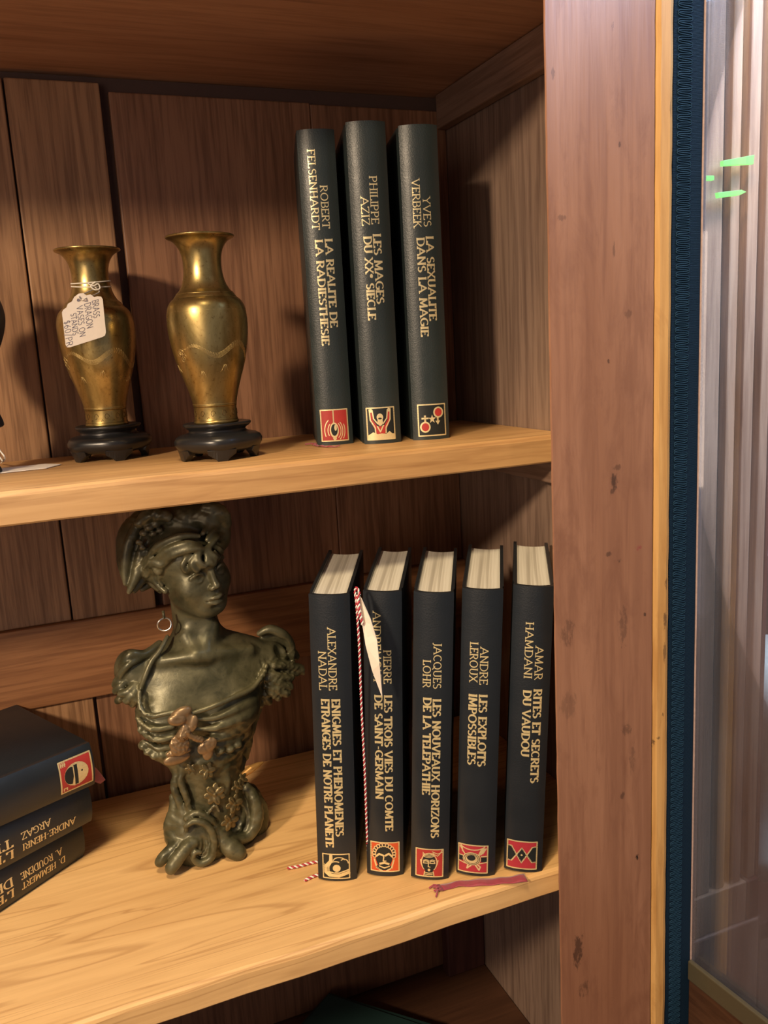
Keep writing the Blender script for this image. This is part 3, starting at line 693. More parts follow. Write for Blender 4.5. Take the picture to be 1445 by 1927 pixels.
# stack of three lying books at the left: spine faces the viewer, lettering upside down
def lying(corner, ang, z, w, H, D, head_right, label, lines, emb=None, rect=None, mark=0):
    # corner: right end of the spine; the spine runs from it towards lower left
    along = Vector((-math.cos(ang), -math.sin(ang), 0)); depth = Vector((-math.sin(ang), math.cos(ang), 0))
    if head_right: zc = -along; xc = Vector((0, 0, -1)); loc = Vector((corner[0], corner[1], 0))+along*H
    else: zc = along; xc = Vector((0, 0, 1)); loc = Vector((corner[0], corner[1], 0))
    loc.z = z+w/2
    m = Matrix((xc, depth, zc)).transposed()
    return book('hardback_book', label, loc, 0, w, H, D, .004, M['cloth_lo'], M['gold_lo'], lines, emb, rect, 'red', 'black gilt-lettered hardbacks', rot=m, cover_mark=mark)
lying((-.0070, .1870), R_(38), ZL, .0355, .226, .120, True, 'black hardback lettered HEMMERT ROUDENE, bottom of the lying stack',
      (('D. HEMMERT', .09, .265, .70, 0), ('A. ROUDENE', .10, .265, .46, 0), ("L'E", .30, .36, .70, 1), ('DE', .30, .36, .44, 1)))
lying((.0020, .1745), R_(31), ZL+.0357, .0355, .226, .120, True, 'black hardback lettered ANDRE-HENRI ARGAZ, between the two others of the lying stack',
      (('ANDRE-HENRI', .07, .265, .72, 0), ('ARGAZ', .161, .265, .46, 0), ("L'I", .30, .35, .74, 1), ('TI', .30, .35, .48, 1)))
lying((.0075, .1640), R_(26), ZL+.0714, .0360, .226, .128, False, 'black hardback with red and gold split-oval emblem, topmost of the lying stack',
      (), 'split', (.14, .84, .010, .124), mark=1)

# ---------------------------------------------------------------- brass vases on black stands
m_, N_, L_, P_ = new_mat('aged_brass'); co_ = objco(N_)
n1 = noise(N_, L_, mapping(N_, L_, co_, (1, 1, .55)), 38, 5, .62, .8)
n2 = noise(N_, L_, co_, 420, 3, .6)
c_ = mixc(N_, L_, ramp(N_, L_, n1, [(.36, (0, 0, 0)), (.66, (1, 1, 1))]), (.26, .185, .060), (.60, .465, .190))
c_ = mixc(N_, L_, ramp(N_, L_, n2, [(.28, (.6,)*3), (.42, (0, 0, 0))]), c_, (.16, .09, .025))
L_.new(c_, P_.inputs['Base Color']); P_.inputs['Metallic'].default_value = .92
L_.new(ramp(N_, L_, n1, [(.3, (.40,)*3), (.75, (.24,)*3)]), P_.inputs['Roughness'])
bump(N_, L_, n1, .05, .001, P_)
M['brass'] = m_
M['engraving'] = plain('bright_engraving', (.60, .46, .20), .4, .8)
M['dark_engraving'] = plain('dark_engraving', (.10, .055, .015), .5, .5)
M['lacquer'] = plain('black_lacquer_wood', (.014, .014, .015), .30, spec=.5, bmp=.1, bscale=60)
VP = [(.0155, 0), (.0168, .0002), (.0170, .0015), (.0163, .0035), (.0162, .012), (.0166, .0135), (.0166, .0145), (.0172, .018), (.0193, .026), (.0225, .036), (.0257, .046),
      (.0280, .056), (.0294, .065), (.0300, .074), (.0298, .081), (.0288, .0865), (.0268, .0905), (.0243, .0930), (.0225, .0938), (.0216, .0948), (.0216, .0962), (.0210, .0972), (.0190, .0990),
      (.0165, .1035), (.0150, .1085), (.0142, .114), (.0141, .119), (.0147, .124), (.0160, .1285), (.0183, .1325), (.0212, .1352), (.0238, .1364), (.0250, .1370), (.0253, .1378), (.0248, .1384),
      (.0236, .1380), (.0205, .1362), (.0172, .1325), (.0150, .127), (.0130, .119), (.0130, .110), (.015, .103), (.02, .098), (.025, .09), (.027, .07), (.018, .03), (.014, .01), (.0, .008)]
def rad_at(z):
    pr = VP[:34]
    for (r0, z0), (r1, z1) in zip(pr, pr[1:]):
        if z0 <= z <= z1 and z1 > z0: return r0+(r1-r0)*(z-z0)/(z1-z0)
    return .02
def vase(loc, rot, label, ph):
    t = thing('brass_vase', label, 'vase', loc, rot, 'pair of brass vases')
    sm = spline([(r, 0, z) for r, z in VP], 3)
    v, f = lathe([(max(p.x, 0), p.z) for p in sm], 72)
    mesh_obj('body', v, f, M['brass'], t, smooth=True)
    def on(a, z, e=.00006):
        r = rad_at(z)+e; return (r*math.cos(a), r*math.sin(a), z)
    P = []
    random.seed(int(ph*10))
    # coiling dragon: body bands of many fine cuts
    for k in range(5):
        P.append(([on(ph+a*.055-1.6, .0525+.0048*math.sin(a*.26+.6)+.0010*(k-2)*math.sin(math.pi*min(1,(a+4)/62))+.003*math.sin(a*.09)) for a in range(58)], .00009))
    for k in range(46):
        a = k*.07; z = .0525+.0048*math.sin(a/.055*.26+.6)+.003*math.sin(a/.055*.09)
        P.append(([on(ph+a-1.6, z-.0018), on(ph+a-1.6+.03, z), on(ph+a-1.6, z+.0018)], .00008))
    for k in range(7):      # head, whiskers and claws
        a0 = ph-1.75+random.uniform(-.12, .12); z0 = .050+random.uniform(-.004, .006)
        P.append(([on(a0+.10*math.cos(q*.8)*(1-q*.08), z0+.003*math.sin(q*.8)*(1-q*.08)) for q in range(8)], .00013))
    for a0, z0 in ((ph-1.2, .040), (ph-.5, .044), (ph+.6, .040), (ph-2.2, .045)):
        for s in (-1, 0, 1): P.append(([on(a0+s*.02, z0), on(a0+s*.09, z0-.004), on(a0+s*.15, z0-.0055)], .00012))
    for z in (.0835, .0148): P.append(([on(q*2*math.pi/48, z) for q in range(48)], .00013, 0, True))
    tubes('engraved_dragon', P, M['engraving'], t, 5)
    Q = [([on(q*2*math.pi/48, z) for q in range(48)], .00013, 0, True) for z in (.0128, .0028)]
    for k in range(12):
        a0 = k*math.pi/6+ph
        Q.append(([on(a0+.13*math.cos(q*.7)*(1-q*.07), .0075+.0030*math.sin(q*.7)*(1-q*.07)) for q in range(10)], .00017))
        Q.append(([on(a0+.25, .004), on(a0+.30, .0055), on(a0+.36, .0045)], .00015))
    tubes('engraved_base_band', Q, M['dark_engraving'], t, 5)
    return t
def stand(loc, rot, label):
    t = thing('vase_stand', label, 'stand', loc, rot, 'black stands under the brass vases')
    prof = [(.0, .0062), (.024, .0060), (.0275, .0064), (.0310, .0085), (.0330, .0118), (.0332, .0145), (.0318, .0172), (.0290, .0188), (.0250, .0194), (.0228, .0202), (.0216, .0214), (.0220, .0228),
            (.0236, .0240), (.0254, .0256), (.0258, .0268), (.0252, .0276), (.0225, .0277), (.0195, .0272), (.0, .0270)]
    seg = 90; V, Fc = [], []; n = len(prof)
    for i in range(seg):
        a = 2*math.pi*i/seg; lob = 1+.030*math.cos(5*a)
        for r, z in prof:
            k = lob if r > .0225 or z < .02 else 1; V.append((r*k*math.cos(a), r*k*math.sin(a), z))
    for i in range(seg):
        k = (i+1) % seg
        for j in range(n-1): Fc.append((i*n+j, k*n+j, k*n+j+1, i*n+j+1))
    mesh_obj('pedestal', V, Fc, M['lacquer'], t, smooth=True)
    for q in range(5):
        a = 2*math.pi*q/5; bm = bmesh.new()
        for half in (0,):
            pts = []
            for u in range(-6, 7):
                au = a+u*.06; w = abs(u)/6; lo = 0 if abs(u) <= 2 else .0045*(w-.33)/.67+.0008
                pts.append((au, lo))
            outer = [bm.verts.new((.0300*math.cos(x), .0300*math.sin(x), z)) for x, z in pts]
            outer_t = [bm.verts.new((.0318*math.cos(x), .0318*math.sin(x), .0088)) for x, z in pts]
            inn = [bm.verts.new((.0245*math.cos(x), .0245*math.sin(x), z)) for x, z in pts]
            inn_t = [bm.verts.new((.0245*math.cos(x), .0245*math.sin(x), .0085)) for x, z in pts]
            rings = [outer, outer_t, inn_t, inn]
            for r0, r1 in zip(rings, rings[1:]+rings[:1]):
                for i in range(12): bm.faces.new((r0[i], r0[i+1], r1[i+1], r1[i]))
            bm.faces.new([r[0] for r in rings]); bm.faces.new([r[-1] for r in rings][::-1])
        bm_obj('foot', bm, M['lacquer'], t, bevel=.0004)
    return t
v1p, v2p = (.0515, .2320), (.1270, .1600)
stand((*v1p, ZU), 1.1, 'black lacquered stand under the tagged vase')
vase((*v1p, ZU+.0272), -2.3, 'brass vase with flared rim and a white price tag tied round its neck', 1.2)
stand((*v2p, ZU), .82, 'black lacquered stand under the untagged vase, a chip in one foot')
vase((*v2p, ZU+.0272), -1.45, 'untagged brass vase engraved with a dragon, between tagged vase and books', .6)

# ---------------------------------------------------------------- tags, strings, ribbons
M['paper'] = plain('cream_tag_paper', (.88, .80, .68), .7, var=.05)
M['string'] = plain('white_cotton_string', (.80, .76, .66), .8, bmp=.5, bscale=2500)
M['ink'] = plain('blue_grey_ink', (.20, .19, .24), .7)
M['tred'] = plain('red_twine_yarn', (.45, .03, .05), .7)
M['twhite'] = plain('white_twine_yarn', (.85, .80, .74), .7)
tg = thing('price_tag', 'cream handwritten price tag tied with white string to the neck of the left vase', 'tag', (v1p[0], v1p[1]-.03, ZU+.10))
bpy.context.view_layer.update()
tl = Vector((0.0258, 0.1930, 1.4416)); tr_ = Vector((0.0559, 0.1930, 1.4492)); bl = Vector((0.0256, 0.1960, 1.4136)); br_ = Vector((0.0557, 0.1960, 1.4217))
def tagpt(u, v, off=0):   # u 0..1 left to right, v 0..1 top to bottom
    p = (tl*(1-u)+tr_*u)*(1-v)+(bl*(1-u)+br_*u)*v
    return p+Vector((0, -.0001*off, 0))
out = [(0, .06), (.03, 0), (.12, -.04), (.16, -.12), (.26, -.15), (.33, -.25), (.44, -.30), (.55, -.28), (.62, -.20), (.72, -.20), (.80, -.10), (.88, -.10), (.97, -.06), (1, .02),
       (1, .90), (.97, .98), (.90, 1.), (.10, 1.), (.03, .98), (0, .9)]
bm = bmesh.new()
fr_ = [bm.verts.new(tagpt(u, v)) for u, v in out]; bk = [bm.verts.new(tagpt(u, v)+Vector((0, .0004, 0))) for u, v in out]
n = len(out)
bm.faces.new(fr_); bm.faces.new(bk[::-1])
for i in range(n): bm.faces.new((fr_[i], bk[i], bk[(i+1) % n], fr_[(i+1) % n]))
bmesh.ops.triangulate(bm, faces=[f for f in bm.faces if len(f.verts) > 4])
part_of(bm_obj('paper', bm, M['paper']), tg)
e = Flat()
def hand(s, u, v0, v1, cap, jit=.02):   # handwriting running down the tag
    e.text(s, -v0, -v1, u, cap, .014, .014, serif=False)
hand('BRASS', .74, -.02, .44, .15); hand('DRAGON', .55, .00, .66, .15); hand('VASES ON', .36, .02, .82, .14); hand('STANDS', .20, .16, .72, .13); hand('$60/PR', .02, .30, .96, .15)
e.disc(.43, .14, .05, .045, 0, 1)
wr = mesh_obj('handwriting', [tagpt(u, -v, 1.5+l) for u, v, l in e.V], e.F, M['ink']); part_of(wr, tg)
ax = Vector((v1p[0], v1p[1], 0)); zn = ZU+.0272+.1120
def neck(a, z, r=.0149): return (ax.x+r*math.cos(a), ax.y+r*math.sin(a), z)
P = [([neck(math.radians(d), zn+.0016*math.sin(math.radians(d+30))+.0012) for d in range(0, 360, 12)], .00055, 0, True),
     ([neck(math.radians(d), zn-.0020+.0018*math.sin(math.radians(d-10))) for d in range(0, 360, 12)], .00055, 0, True)]
kx = Vector(neck(math.radians(-88), zn-.002, .0162))
hole = tagpt(.50, -.12, 4)
P.append((spline([kx+Vector((-.004, 0, .001)), kx+Vector((0, -.0012, -.001)), kx+Vector((.0035, -.0008, .0005)), kx+Vector((.0045, -.001, -.003)), kx+Vector((.0005, -.0015, -.004)), kx+Vector((-.002, -.001, -.001)), kx+Vector((.002, -.001, .002))], 6), .0006))
P.append((spline([kx+Vector((.001, -.001, -.002)), kx+Vector((.0035, -.001, -.006)), hole+Vector((.003, 0, .001)), hole, hole+Vector((-.0015, 0, .0025)), kx+Vector((-.001, -.001, -.004))], 6), .00055))
part_of(tubes('string', P, M['string'], None, 7), tg)

# tag lying by the left edge of the upper shelf, its string rising out of view
t2 = thing('price_tag', 'white paper tag lying flat on the upper shelf at the left edge', 'tag', (-.01, .24, ZU))
bpy.context.view_layer.update()
bm = bmesh.new(); add_prism(bm, [(-.050, .225), (-.052, .190), (.001, .196), (.0125, .214), (.0005, .228)], ZU+.0004, ZU+.0008)
part_of(bm_obj('paper', bm, M['paper']), t2)
part_of(tubes('string', [(spline([(-0.0335, 0.2000, 1.3506), (-0.0296, 0.2000, 1.3410), (-0.0271, 0.2000, 1.3351), (-0.0327, 0.2590, 1.3256)], 6), .0006), (spline([(-0.0364, 0.2000, 1.3457), (-0.0315, 0.2000, 1.3380), (-0.0289, 0.2000, 1.3329)], 6), .0006)], M['string'], None, 6), t2)
# black urn at the left edge
pr = spline([(.001, 0, 0), (.015, 0, 0), (.016, 0, .004), (.012, 0, .012), (.012, 0, .030), (.021, 0, .0345), (.0222, 0, .037), (.021, 0, .042), (.017, 0, .052), (.014, 0, .062), (.017, 0, .075), (.0265, 0, .092),
             (.0322, 0, .108), (.0325, 0, .120), (.028, 0, .133), (.018, 0, .142), (.014, 0, .150), (.018, 0, .160), (.0, 0, .160)], 4)
v, f = lathe([(max(p.x, 0), p.z) for p in pr], 64)
urn = mesh_obj('black_urn', v, f, plain('black_glaze', (.004, .004, .006), .55), smooth=True)
urn.location = (-.0465, .200, ZU); tag(urn, 'black urn mostly out of view at the left edge of the upper shelf', 'urn')

# white tag with red and white twine between the first two books of the lower row
t3 = thing('price_tag', 'narrow white tag seen edge-on, hanging on red and white twine between the lower books', 'tag', (.185, .04, ZL))
bpy.context.view_layer.update()
A_ = [Vector(p) for p in ((0.1910, 0.0400, 1.2337), (0.1916, 0.0380, 1.2175), (0.1923, 0.0340, 1.1971), (0.1952, 0.0320, 1.1787), (0.2009, 0.0310, 1.1588))]
B_ = [Vector(p) for p in ((0.1921, 0.0360, 1.2307), (0.1956, 0.0300, 1.2171), (0.1983, 0.0270, 1.2020), (0.1988, 0.0260, 1.1847), (0.2013, 0.0310, 1.1591))]
vs = []
for a, b in zip(A_, B_): vs += [a, b, b+Vector((.0004, .0003, 0)), a+Vector((.0004, .0003, 0))]
fs = []
for i in range(4):
    for j in range(4): k = i*4; fs.append((k+j, k+(j+1) % 4, k+4+(j+1) % 4, k+4+j))
fs += [(0, 1, 2, 3), (19, 18, 17, 16)]
part_of(mesh_obj('paper', vs, fs, M['paper']), t3)
def twine(pts, r=.00055, turns=220):
    c = spline(pts, 14); L = sum((b-a).length for a, b in zip(c, c[1:])); out = [[], []]
    s = 0
    m = max(30, int(L/.0004)); seg = []
    # even resample
    acc = [0]
    for a, b in zip(c, c[1:]): acc.append(acc[-1]+(b-a).length)
    j = 0
    for i in range(m+1):
        d = L*i/m
        while j < len(acc)-2 and acc[j+1] < d: j += 1
        t = (d-acc[j])/max(1e-9, acc[j+1]-acc[j]); p = c[j]+(c[j+1]-c[j])*t
        dr = (c[j+1]-c[j]).normalized(); s1 = dr.cross(Vector((0, 1, .2))).normalized(); s2 = dr.cross(s1)
        for k in (0, 1):
            ph = d*2*math.pi/.0042+k*math.pi; out[k].append(p+r*.8*(math.cos(ph)*s1+math.sin(ph)*s2))
    return [(out[0], r, 0), (out[1], r, 1)]
P = twine([(0.1925, 0.0400, 1.2323), (0.1916, 0.0420, 1.2373), (0.1906, 0.0440, 1.2347), (0.1903, 0.0420, 1.2244), (0.1910, 0.0440, 1.1922), (0.1912, 0.0480, 1.1462), (0.1923, 0.0530, 1.0934), (0.1927, 0.0580, 1.0428), (0.1950, 0.0660, 1.0014)])
P += twine([(0.1899, 0.0370, 1.2335), (0.1892, 0.0340, 1.2229), (0.1910, 0.0340, 1.2129)], .0007)
part_of(tubes('twine', P, [M['tred'], M['twhite']], None, 6), t3)
tw = tubes('twine_end', twine([(0.1375, 0.0939, 1.0050), (0.1463, 0.0925, 1.0050), (0.1562, 0.0922, 1.0050), (0.1650, 0.0908, 1.0050)], .0007)+twine([(0.1450, 0.0727, 1.0050), (0.1528, 0.0747, 1.0050), (0.1585, 0.0748, 1.0050)], .0007), [M['tred'], M['twhite']], None, 6)
tag(tw, 'red and white twisted twine ends on the shelf left of the first lower book', 'twine')

def ribbon(name, pts, widths, label, z, fray=0, vert=None):
    c = spline([Vector(p) for p in pts], 8); V, Fc = [], []; n = len(c)
    W = [widths[0]+(widths[1]-widths[0])*i/(n-1) for i in range(n)]
    for i, p in enumerate(c):
        d = (c[min(i+1, n-1)]-c[max(i-1, 0)]).normalized(); s = d.cross(Vector((0, 0, 1))).normalized()
        hh = .0006*math.sin(i*.9)+.0007
        for k in range(5):
            q = (k-2)/2; V.append(p+s*q*W[i]+Vector((0, 0, hh*(1-.5*q*q)+.0003*math.sin(q*5+i*.4))))
    for i in range(n-1):
        for k in range(4): Fc.append((i*5+k, i*5+k+1, i*5+6+k, i*5+5+k))
    mi = [0]*len(Fc)
    random.seed(2)
    for j in range(fray):
        q = (j/(fray-1)-.5)*2; b = c[0]; d = (c[0]-c[2]).normalized(); s = d.cross(Vector((0, 0, 1))).normalized()
        L = .003+random.random()*.005; pp = [b+s*q*W[0]+Vector((0, 0, .0009)), b+s*q*W[0]*1.2+d*L*.5+s*random.uniform(-.002, .002)+Vector((0, 0, .0014)), b+s*q*W[0]*1.5+d*L+s*random.uniform(-.003, .003)+Vector((0, 0, .0008))]
        v, f = tube_data(pp, .0004, 5); o = len(V); V += v; Fc += [tuple(i+o for i in g) for g in f]
    o = mesh_obj(name, V, Fc, M['wine'], smooth=True)
    so = o.modifiers.new('thick', 'SOLIDIFY'); so.thickness = .0003
    return tag(o, label, 'ribbon')
ribbon('bookmark_ribbon', [(0.2343, 0.0181, 1.0041), (0.2472, 0.0173, 1.0041), (0.2640, 0.0109, 1.0041), (0.2811, 0.0051, 1.0041), (0.2969, 0.0008, 1.0041)], (.0034, .0046), 'frayed wine-red ribbon lying before the feet of the last lower books', ZL, 7)
ribbon('bookmark_ribbon', [(0.2088, 0.1733, 1.3250), (0.2103, 0.1610, 1.3250), (0.2150, 0.1506, 1.3250), (0.2222, 0.1477, 1.3250)], (.0016, .0012), 'wine-red ribbon end peeping from under the leftmost upper book', ZU, 3)
tip = [(0.0048, 0.1720, 1.0908), (0.0097, 0.1800, 1.0799), (0.0145, 0.1880, 1.0664), (0.0105, 0.1860, 1.0651), (0.0047, 0.1780, 1.0728)]
bm = bmesh.new(); a = [bm.verts.new(p) for p in tip]; b = [bm.verts.new(Vector(p)+Vector((.0003, .0006, 0))) for p in tip]
bm.faces.new(a); bm.faces.new(b[::-1])
for i in range(5): bm.faces.new((a[i], b[i], b[(i+1) % 5], a[(i+1) % 5]))
rt = bm_obj('bookmark_ribbon', bm, M['wine']); tag(rt, 'red ribbon tip sticking out behind the topmost lying book', 'ribbon')
# crumb of wood on the upper shelf front, splinters on the lower

# ---------------------------------------------------------------- sculpting: blended solids turned into one continuous surface (millimetres)
class Sculpt:
    def __init__(s, lo, hi, h):
        s.lo = np.array(lo, np.float32); s.h = h
        s.n = np.ceil((np.array(hi)-np.array(lo))/h).astype(int)+1
        s.D = np.full(s.n, 30., np.float32)
    def win(s, lo, hi):
        a = np.clip(np.floor((np.array(lo)-s.lo)/s.h).astype(int), 0, s.n-1); b = np.clip(np.ceil((np.array(hi)-s.lo)/s.h).astype(int)+1, 1, s.n)
        if (b <= a).any(): return None
        sl = tuple(slice(i, j) for i, j in zip(a, b))
        ax = [s.lo[k]+s.h*np.arange(a[k], b[k], dtype=np.float32) for k in range(3)]
        return sl, ax[0][:, None, None], ax[1][None, :, None], ax[2][None, None, :]
    def put(s, f, lo, hi, k, op='add'):
        m = k+3*s.h+1
        w = s.win(np.array(lo)-m, np.array(hi)+m)
        if w is None: return
        sl, x, y, z = w; d = f(x, y, z); c = s.D[sl]
        if op == 'sub': d = -d; s.D[sl] = np.maximum(c, d)+np.maximum(k-np.abs(c-d), 0)**2*.25/k
        else: s.D[sl] = np.minimum(c, d)-np.maximum(k-np.abs(c-d), 0)**2*.25/k
    def ell(s, c, r, k=3, rot=None, op='add'):
        c = np.array(c, np.float32); r = np.array(r, np.float32)
        if rot is None: rot = np.eye(3)
        R = np.array(rot)  # columns are the local axes
        ext = np.sqrt(((R*r)**2).sum(1))
        def f(x, y, z):
            x, y, z = x-c[0], y-c[1], z-c[2]
            p = [R[0, i]*x+R[1, i]*y+R[2, i]*z for i in range(3)]
            k0 = np.sqrt(sum((p[i]/r[i])**2 for i in range(3))); k1 = np.sqrt(sum((p[i]/r[i]**2)**2 for i in range(3)))+1e-6
            return k0*(k0-1)/k1
        s.put(f, c-ext, c+ext, k, op)
    def cap(s, a, b, ra, rb, k=3, op='add'):
        a = np.array(a, np.float32); b = np.array(b, np.float32); ba = b-a; L = float(ba@ba)+1e-9
        def f(x, y, z):
            px, py, pz = x-a[0], y-a[1], z-a[2]
            t = np.clip((px*ba[0]+py*ba[1]+pz*ba[2])/L, 0, 1)
            return np.sqrt((px-ba[0]*t)**2+(py-ba[1]*t)**2+(pz-ba[2]*t)**2)-(ra+(rb-ra)*t)
        m = max(ra, rb); s.put(f, np.minimum(a, b)-m, np.maximum(a, b)+m, k, op)
    def tube(s, pts, r0, r1=None, k=2, op='add', n=5):
        c = spline(pts, n); r1 = r0 if r1 is None else r1
        for i in range(len(c)-1):
            t = i/(len(c)-1); q = (i+1)/(len(c)-1); s.cap(c[i], c[i+1], r0+(r1-r0)*t, r0+(r1-r0)*q, k if i == 0 else min(k, 1.2)+.0*k, op)
    def path(s, pts, radii, k=2, op='add', n=5):
        """one blended tube with a radius per point"""
        c = spline(pts, n); m = len(c); P = np.array([tuple(p) for p in c], np.float32)
        R = np.interp(np.linspace(0, len(radii)-1, m), range(len(radii)), radii)
        def f(x, y, z):
            out = None
            for i in range(m-1):
                a = P[i]; ba = P[i+1]-a; L = float(ba@ba)+1e-9
                px, py, pz = x-a[0], y-a[1], z-a[2]
                t = np.clip((px*ba[0]+py*ba[1]+pz*ba[2])/L, 0, 1)
                d = np.sqrt((px-ba[0]*t)**2+(py-ba[1]*t)**2+(pz-ba[2]*t)**2)-(R[i]+(R[i+1]-R[i])*t)
                out = d if out is None else np.minimum(out, d)
            return out
        mr = max(radii); s.put(f, P.min(0)-mr, P.max(0)+mr, k, op)
    def mesh(s):
        D = s.D; n = s.n
        inside = D < 0
        c = np.zeros(tuple(n-1), np.int8)
        off = [(i, j, k) for i in (0, 1) for j in (0, 1) for k in (0, 1)]
        for o in off: c += inside[o[0]:n[0]-1+o[0], o[1]:n[1]-1+o[1], o[2]:n[2]-1+o[2]]
        act = np.argwhere((c > 0) & (c < 8)); idx = np.full(tuple(n-1), -1, np.int32)
        idx[tuple(act.T)] = np.arange(len(act))
        vals = np.stack([D[tuple((act+np.array(o)).T)] for o in off], 1)
        acc = np.zeros((len(act), 3)); cnt = np.zeros(len(act))
        for a in range(8):
            for b in range(a+1, 8):
                if sum(abs(off[a][i]-off[b][i]) for i in range(3)) != 1: continue
                va, vb = vals[:, a], vals[:, b]; m = (va < 0) != (vb < 0)
                t = np.where(m, va/(va-vb+1e-12), 0)
                p = np.array(off[a])[None]+t[:, None]*(np.array(off[b])-np.array(off[a]))[None]
                acc += p*m[:, None]; cnt += m
        V = (act+acc/cnt[:, None])*s.h+s.lo
        F = []
        for ax in range(3):
            u, v = (ax+1) % 3, (ax+2) % 3
            A = inside; sl0 = [slice(None)]*3; sl1 = [slice(None)]*3; sl0[ax] = slice(0, -1); sl1[ax] = slice(1, None)
            ch = A[tuple(sl0)] != A[tuple(sl1)]; e = np.argwhere(ch)
            e = e[(e[:, u] > 0) & (e[:, v] > 0) & (e[:, u] < n[u]-1) & (e[:, v] < n[v]-1)]
            q = []
            for du, dv in ((0, 0), (-1, 0), (-1, -1), (0, -1)):
                o = e.copy(); o[:, u] += du; o[:, v] += dv; q.append(idx[tuple(o.T)])
            q = np.stack(q, 1); flip = A[tuple(e.T)]
            q[~flip] = q[~flip][:, ::-1]; F.append(q)
        return V, np.concatenate(F)
    def obj(s, name, m, parent, org):
        V, F = s.mesh()
        V = V/1000+np.array(org)
        me = bpy.data.meshes.new(name); me.vertices.add(len(V)); me.vertices.foreach_set('co', V.ravel().astype(np.float32))
        me.loops.add(F.size); me.loops.foreach_set('vertex_index', F.ravel().astype(np.int32)); me.polygons.add(len(F))
        me.polygons.foreach_set('loop_start', np.arange(0, F.size, 4, dtype=np.int32)); me.polygons.foreach_set('loop_total', np.full(len(F), 4, np.int32))
        me.update(calc_edges=True); me.validate(); me.materials.append(m); me.polygons.foreach_set('use_smooth', [True]*len(me.polygons))
        o = bpy.data.objects.new(name, me); link(o); part_of(o, parent); return o

m_, N_, L_, P_ = new_mat('patinated_bronze'); co_ = objco(N_)
n1 = noise(N_, L_, co_, 55, 5, .6, .5); n2 = noise(N_, L_, co_, 260, 4, .6)
c_ = mixc(N_, L_, ramp(N_, L_, n1, [(.35, (0, 0, 0)), (.68, (1, 1, 1))]), (.062, .060, .030), (.150, .138, .074))
c_ = mixc(N_, L_, ramp(N_, L_, n2, [(.30, (.5,)*3), (.42, (0, 0, 0))]), c_, (.045, .050, .032))
geo_ = N_.new('ShaderNodeNewGeometry')
c_ = mixc(N_, L_, ramp(N_, L_, geo_.outputs['Pointiness'], [(.52, (0, 0, 0)), (.60, (.75,)*3)]), c_, (.36, .32, .19))
L_.new(c_, P_.inputs['Base Color']); P_.inputs['Metallic'].default_value = .35
L_.new(ramp(N_, L_, n1, [(.3, (.30,)*3), (.7, (.46,)*3)]), P_.inputs['Roughness'])
bump(N_, L_, n2, .18, .0008, P_)
M['bronze'] = m_
M['copper'] = plain('copper_bronze', (.25, .165, .085), .36, .5, var=.45, bscale=140)
M['gilt'] = plain('old_gilt_flower', (.15, .115, .05), .32, .55, var=.6, bscale=200)
M['leafgold'] = plain('gilt_leaf', (.55, .30, .09), .4, .5)
M['silver'] = plain('silver_ring', (.80, .76, .68), .25, .9)

ORG = (.09, .16, 1.0035)
statue = thing('bust_statuette', 'olive bronze bust of a young woman in a bonnet, standing on the lower shelf', 'statuette', (.09, .16, 1.0035))
bpy.context.view_layer.update()
VOX = .95
s = Sculpt((-78, -62, 0.2), (92, 52, 306), VOX)
B = lambda *a: a
# pedestal and waist
s.ell((2.1, 2.0, 3.8), (33, 24, 16), 4)
s.cap((3.7, 2.0, 10.7), (5.0, 2.0, 44.2), 27, 25, 8)
s.cap((5.0, 2.0, 44.2), (3.3, -0.0, 76.5), 26, 29, 10)
s.ell((2.5, 8.0, -14.5), (30, 24, 14), 5)
# bodice and chest
s.ell((0.5, -2.0, 96.7), (43, 25, 22), 12)
s.ell((-24.1, -14.0, 123.2), (24, 19, 19), 9)
s.ell((19.6, -16.0, 119.7), (27, 20, 22), 9)
s.ell((5.4, -2.0, 139.2), (52, 27, 34), 14)
s.cap((7.3, 6.0, 166.9), (-36.9, 4.0, 158.3), 17, 15, 14)
s.cap((7.5, 6.0, 168.7), (60.0, 6.0, 149.4), 17, 15, 14)
s.ell((8.3, 8.0, 151.1), (48, 20, 22), 12)
# head frame: turned to the viewer's right, tipped to the left
ta = math.radians(24); rl = math.radians(7)
F_ = np.array([math.sin(ta), -math.cos(ta), -.05]); F_ /= np.linalg.norm(F_)
R0 = np.array([math.cos(ta), math.sin(ta), 0.]); U0 = np.cross(R0, F_)*1.; U0 = U0 if U0[2] > 0 else -U0
U_ = U0*math.cos(rl)-R0*math.sin(rl); X_ = R0*math.cos(rl)+U0*math.sin(rl)
HM = np.stack([X_, F_, U_], 1)
HC = np.array((5.5, -0.0, 236.8))
def h(x, y, z): return HC+HM@np.array([x, y, z])
def hell(c, r, k=3, op='add', tilt=None):
    R = HM if tilt is None else HM@tilt
    s.ell(h(*c), r, k, R, op)
# neck
s.cap(h(0, -6, -20), (7.9, 5.0, 170.3), 16, 19, 8)
s.cap((-4.0, -8.0, 183.2), (1.6, -22.0, 172.6), 4.5, 3.0, 10); s.cap((17.4, -8.0, 188.1), (7.2, -20.0, 170.8), 4.5, 3.0, 10)
s.cap((-26.3, -12.0, 169.9), (-2.5, -22.0, 171.6), 3.2, 3.4, 8); s.cap((11.3, -20.0, 170.1), (44.5, -12.0, 165.6), 3.4, 3.2, 8)
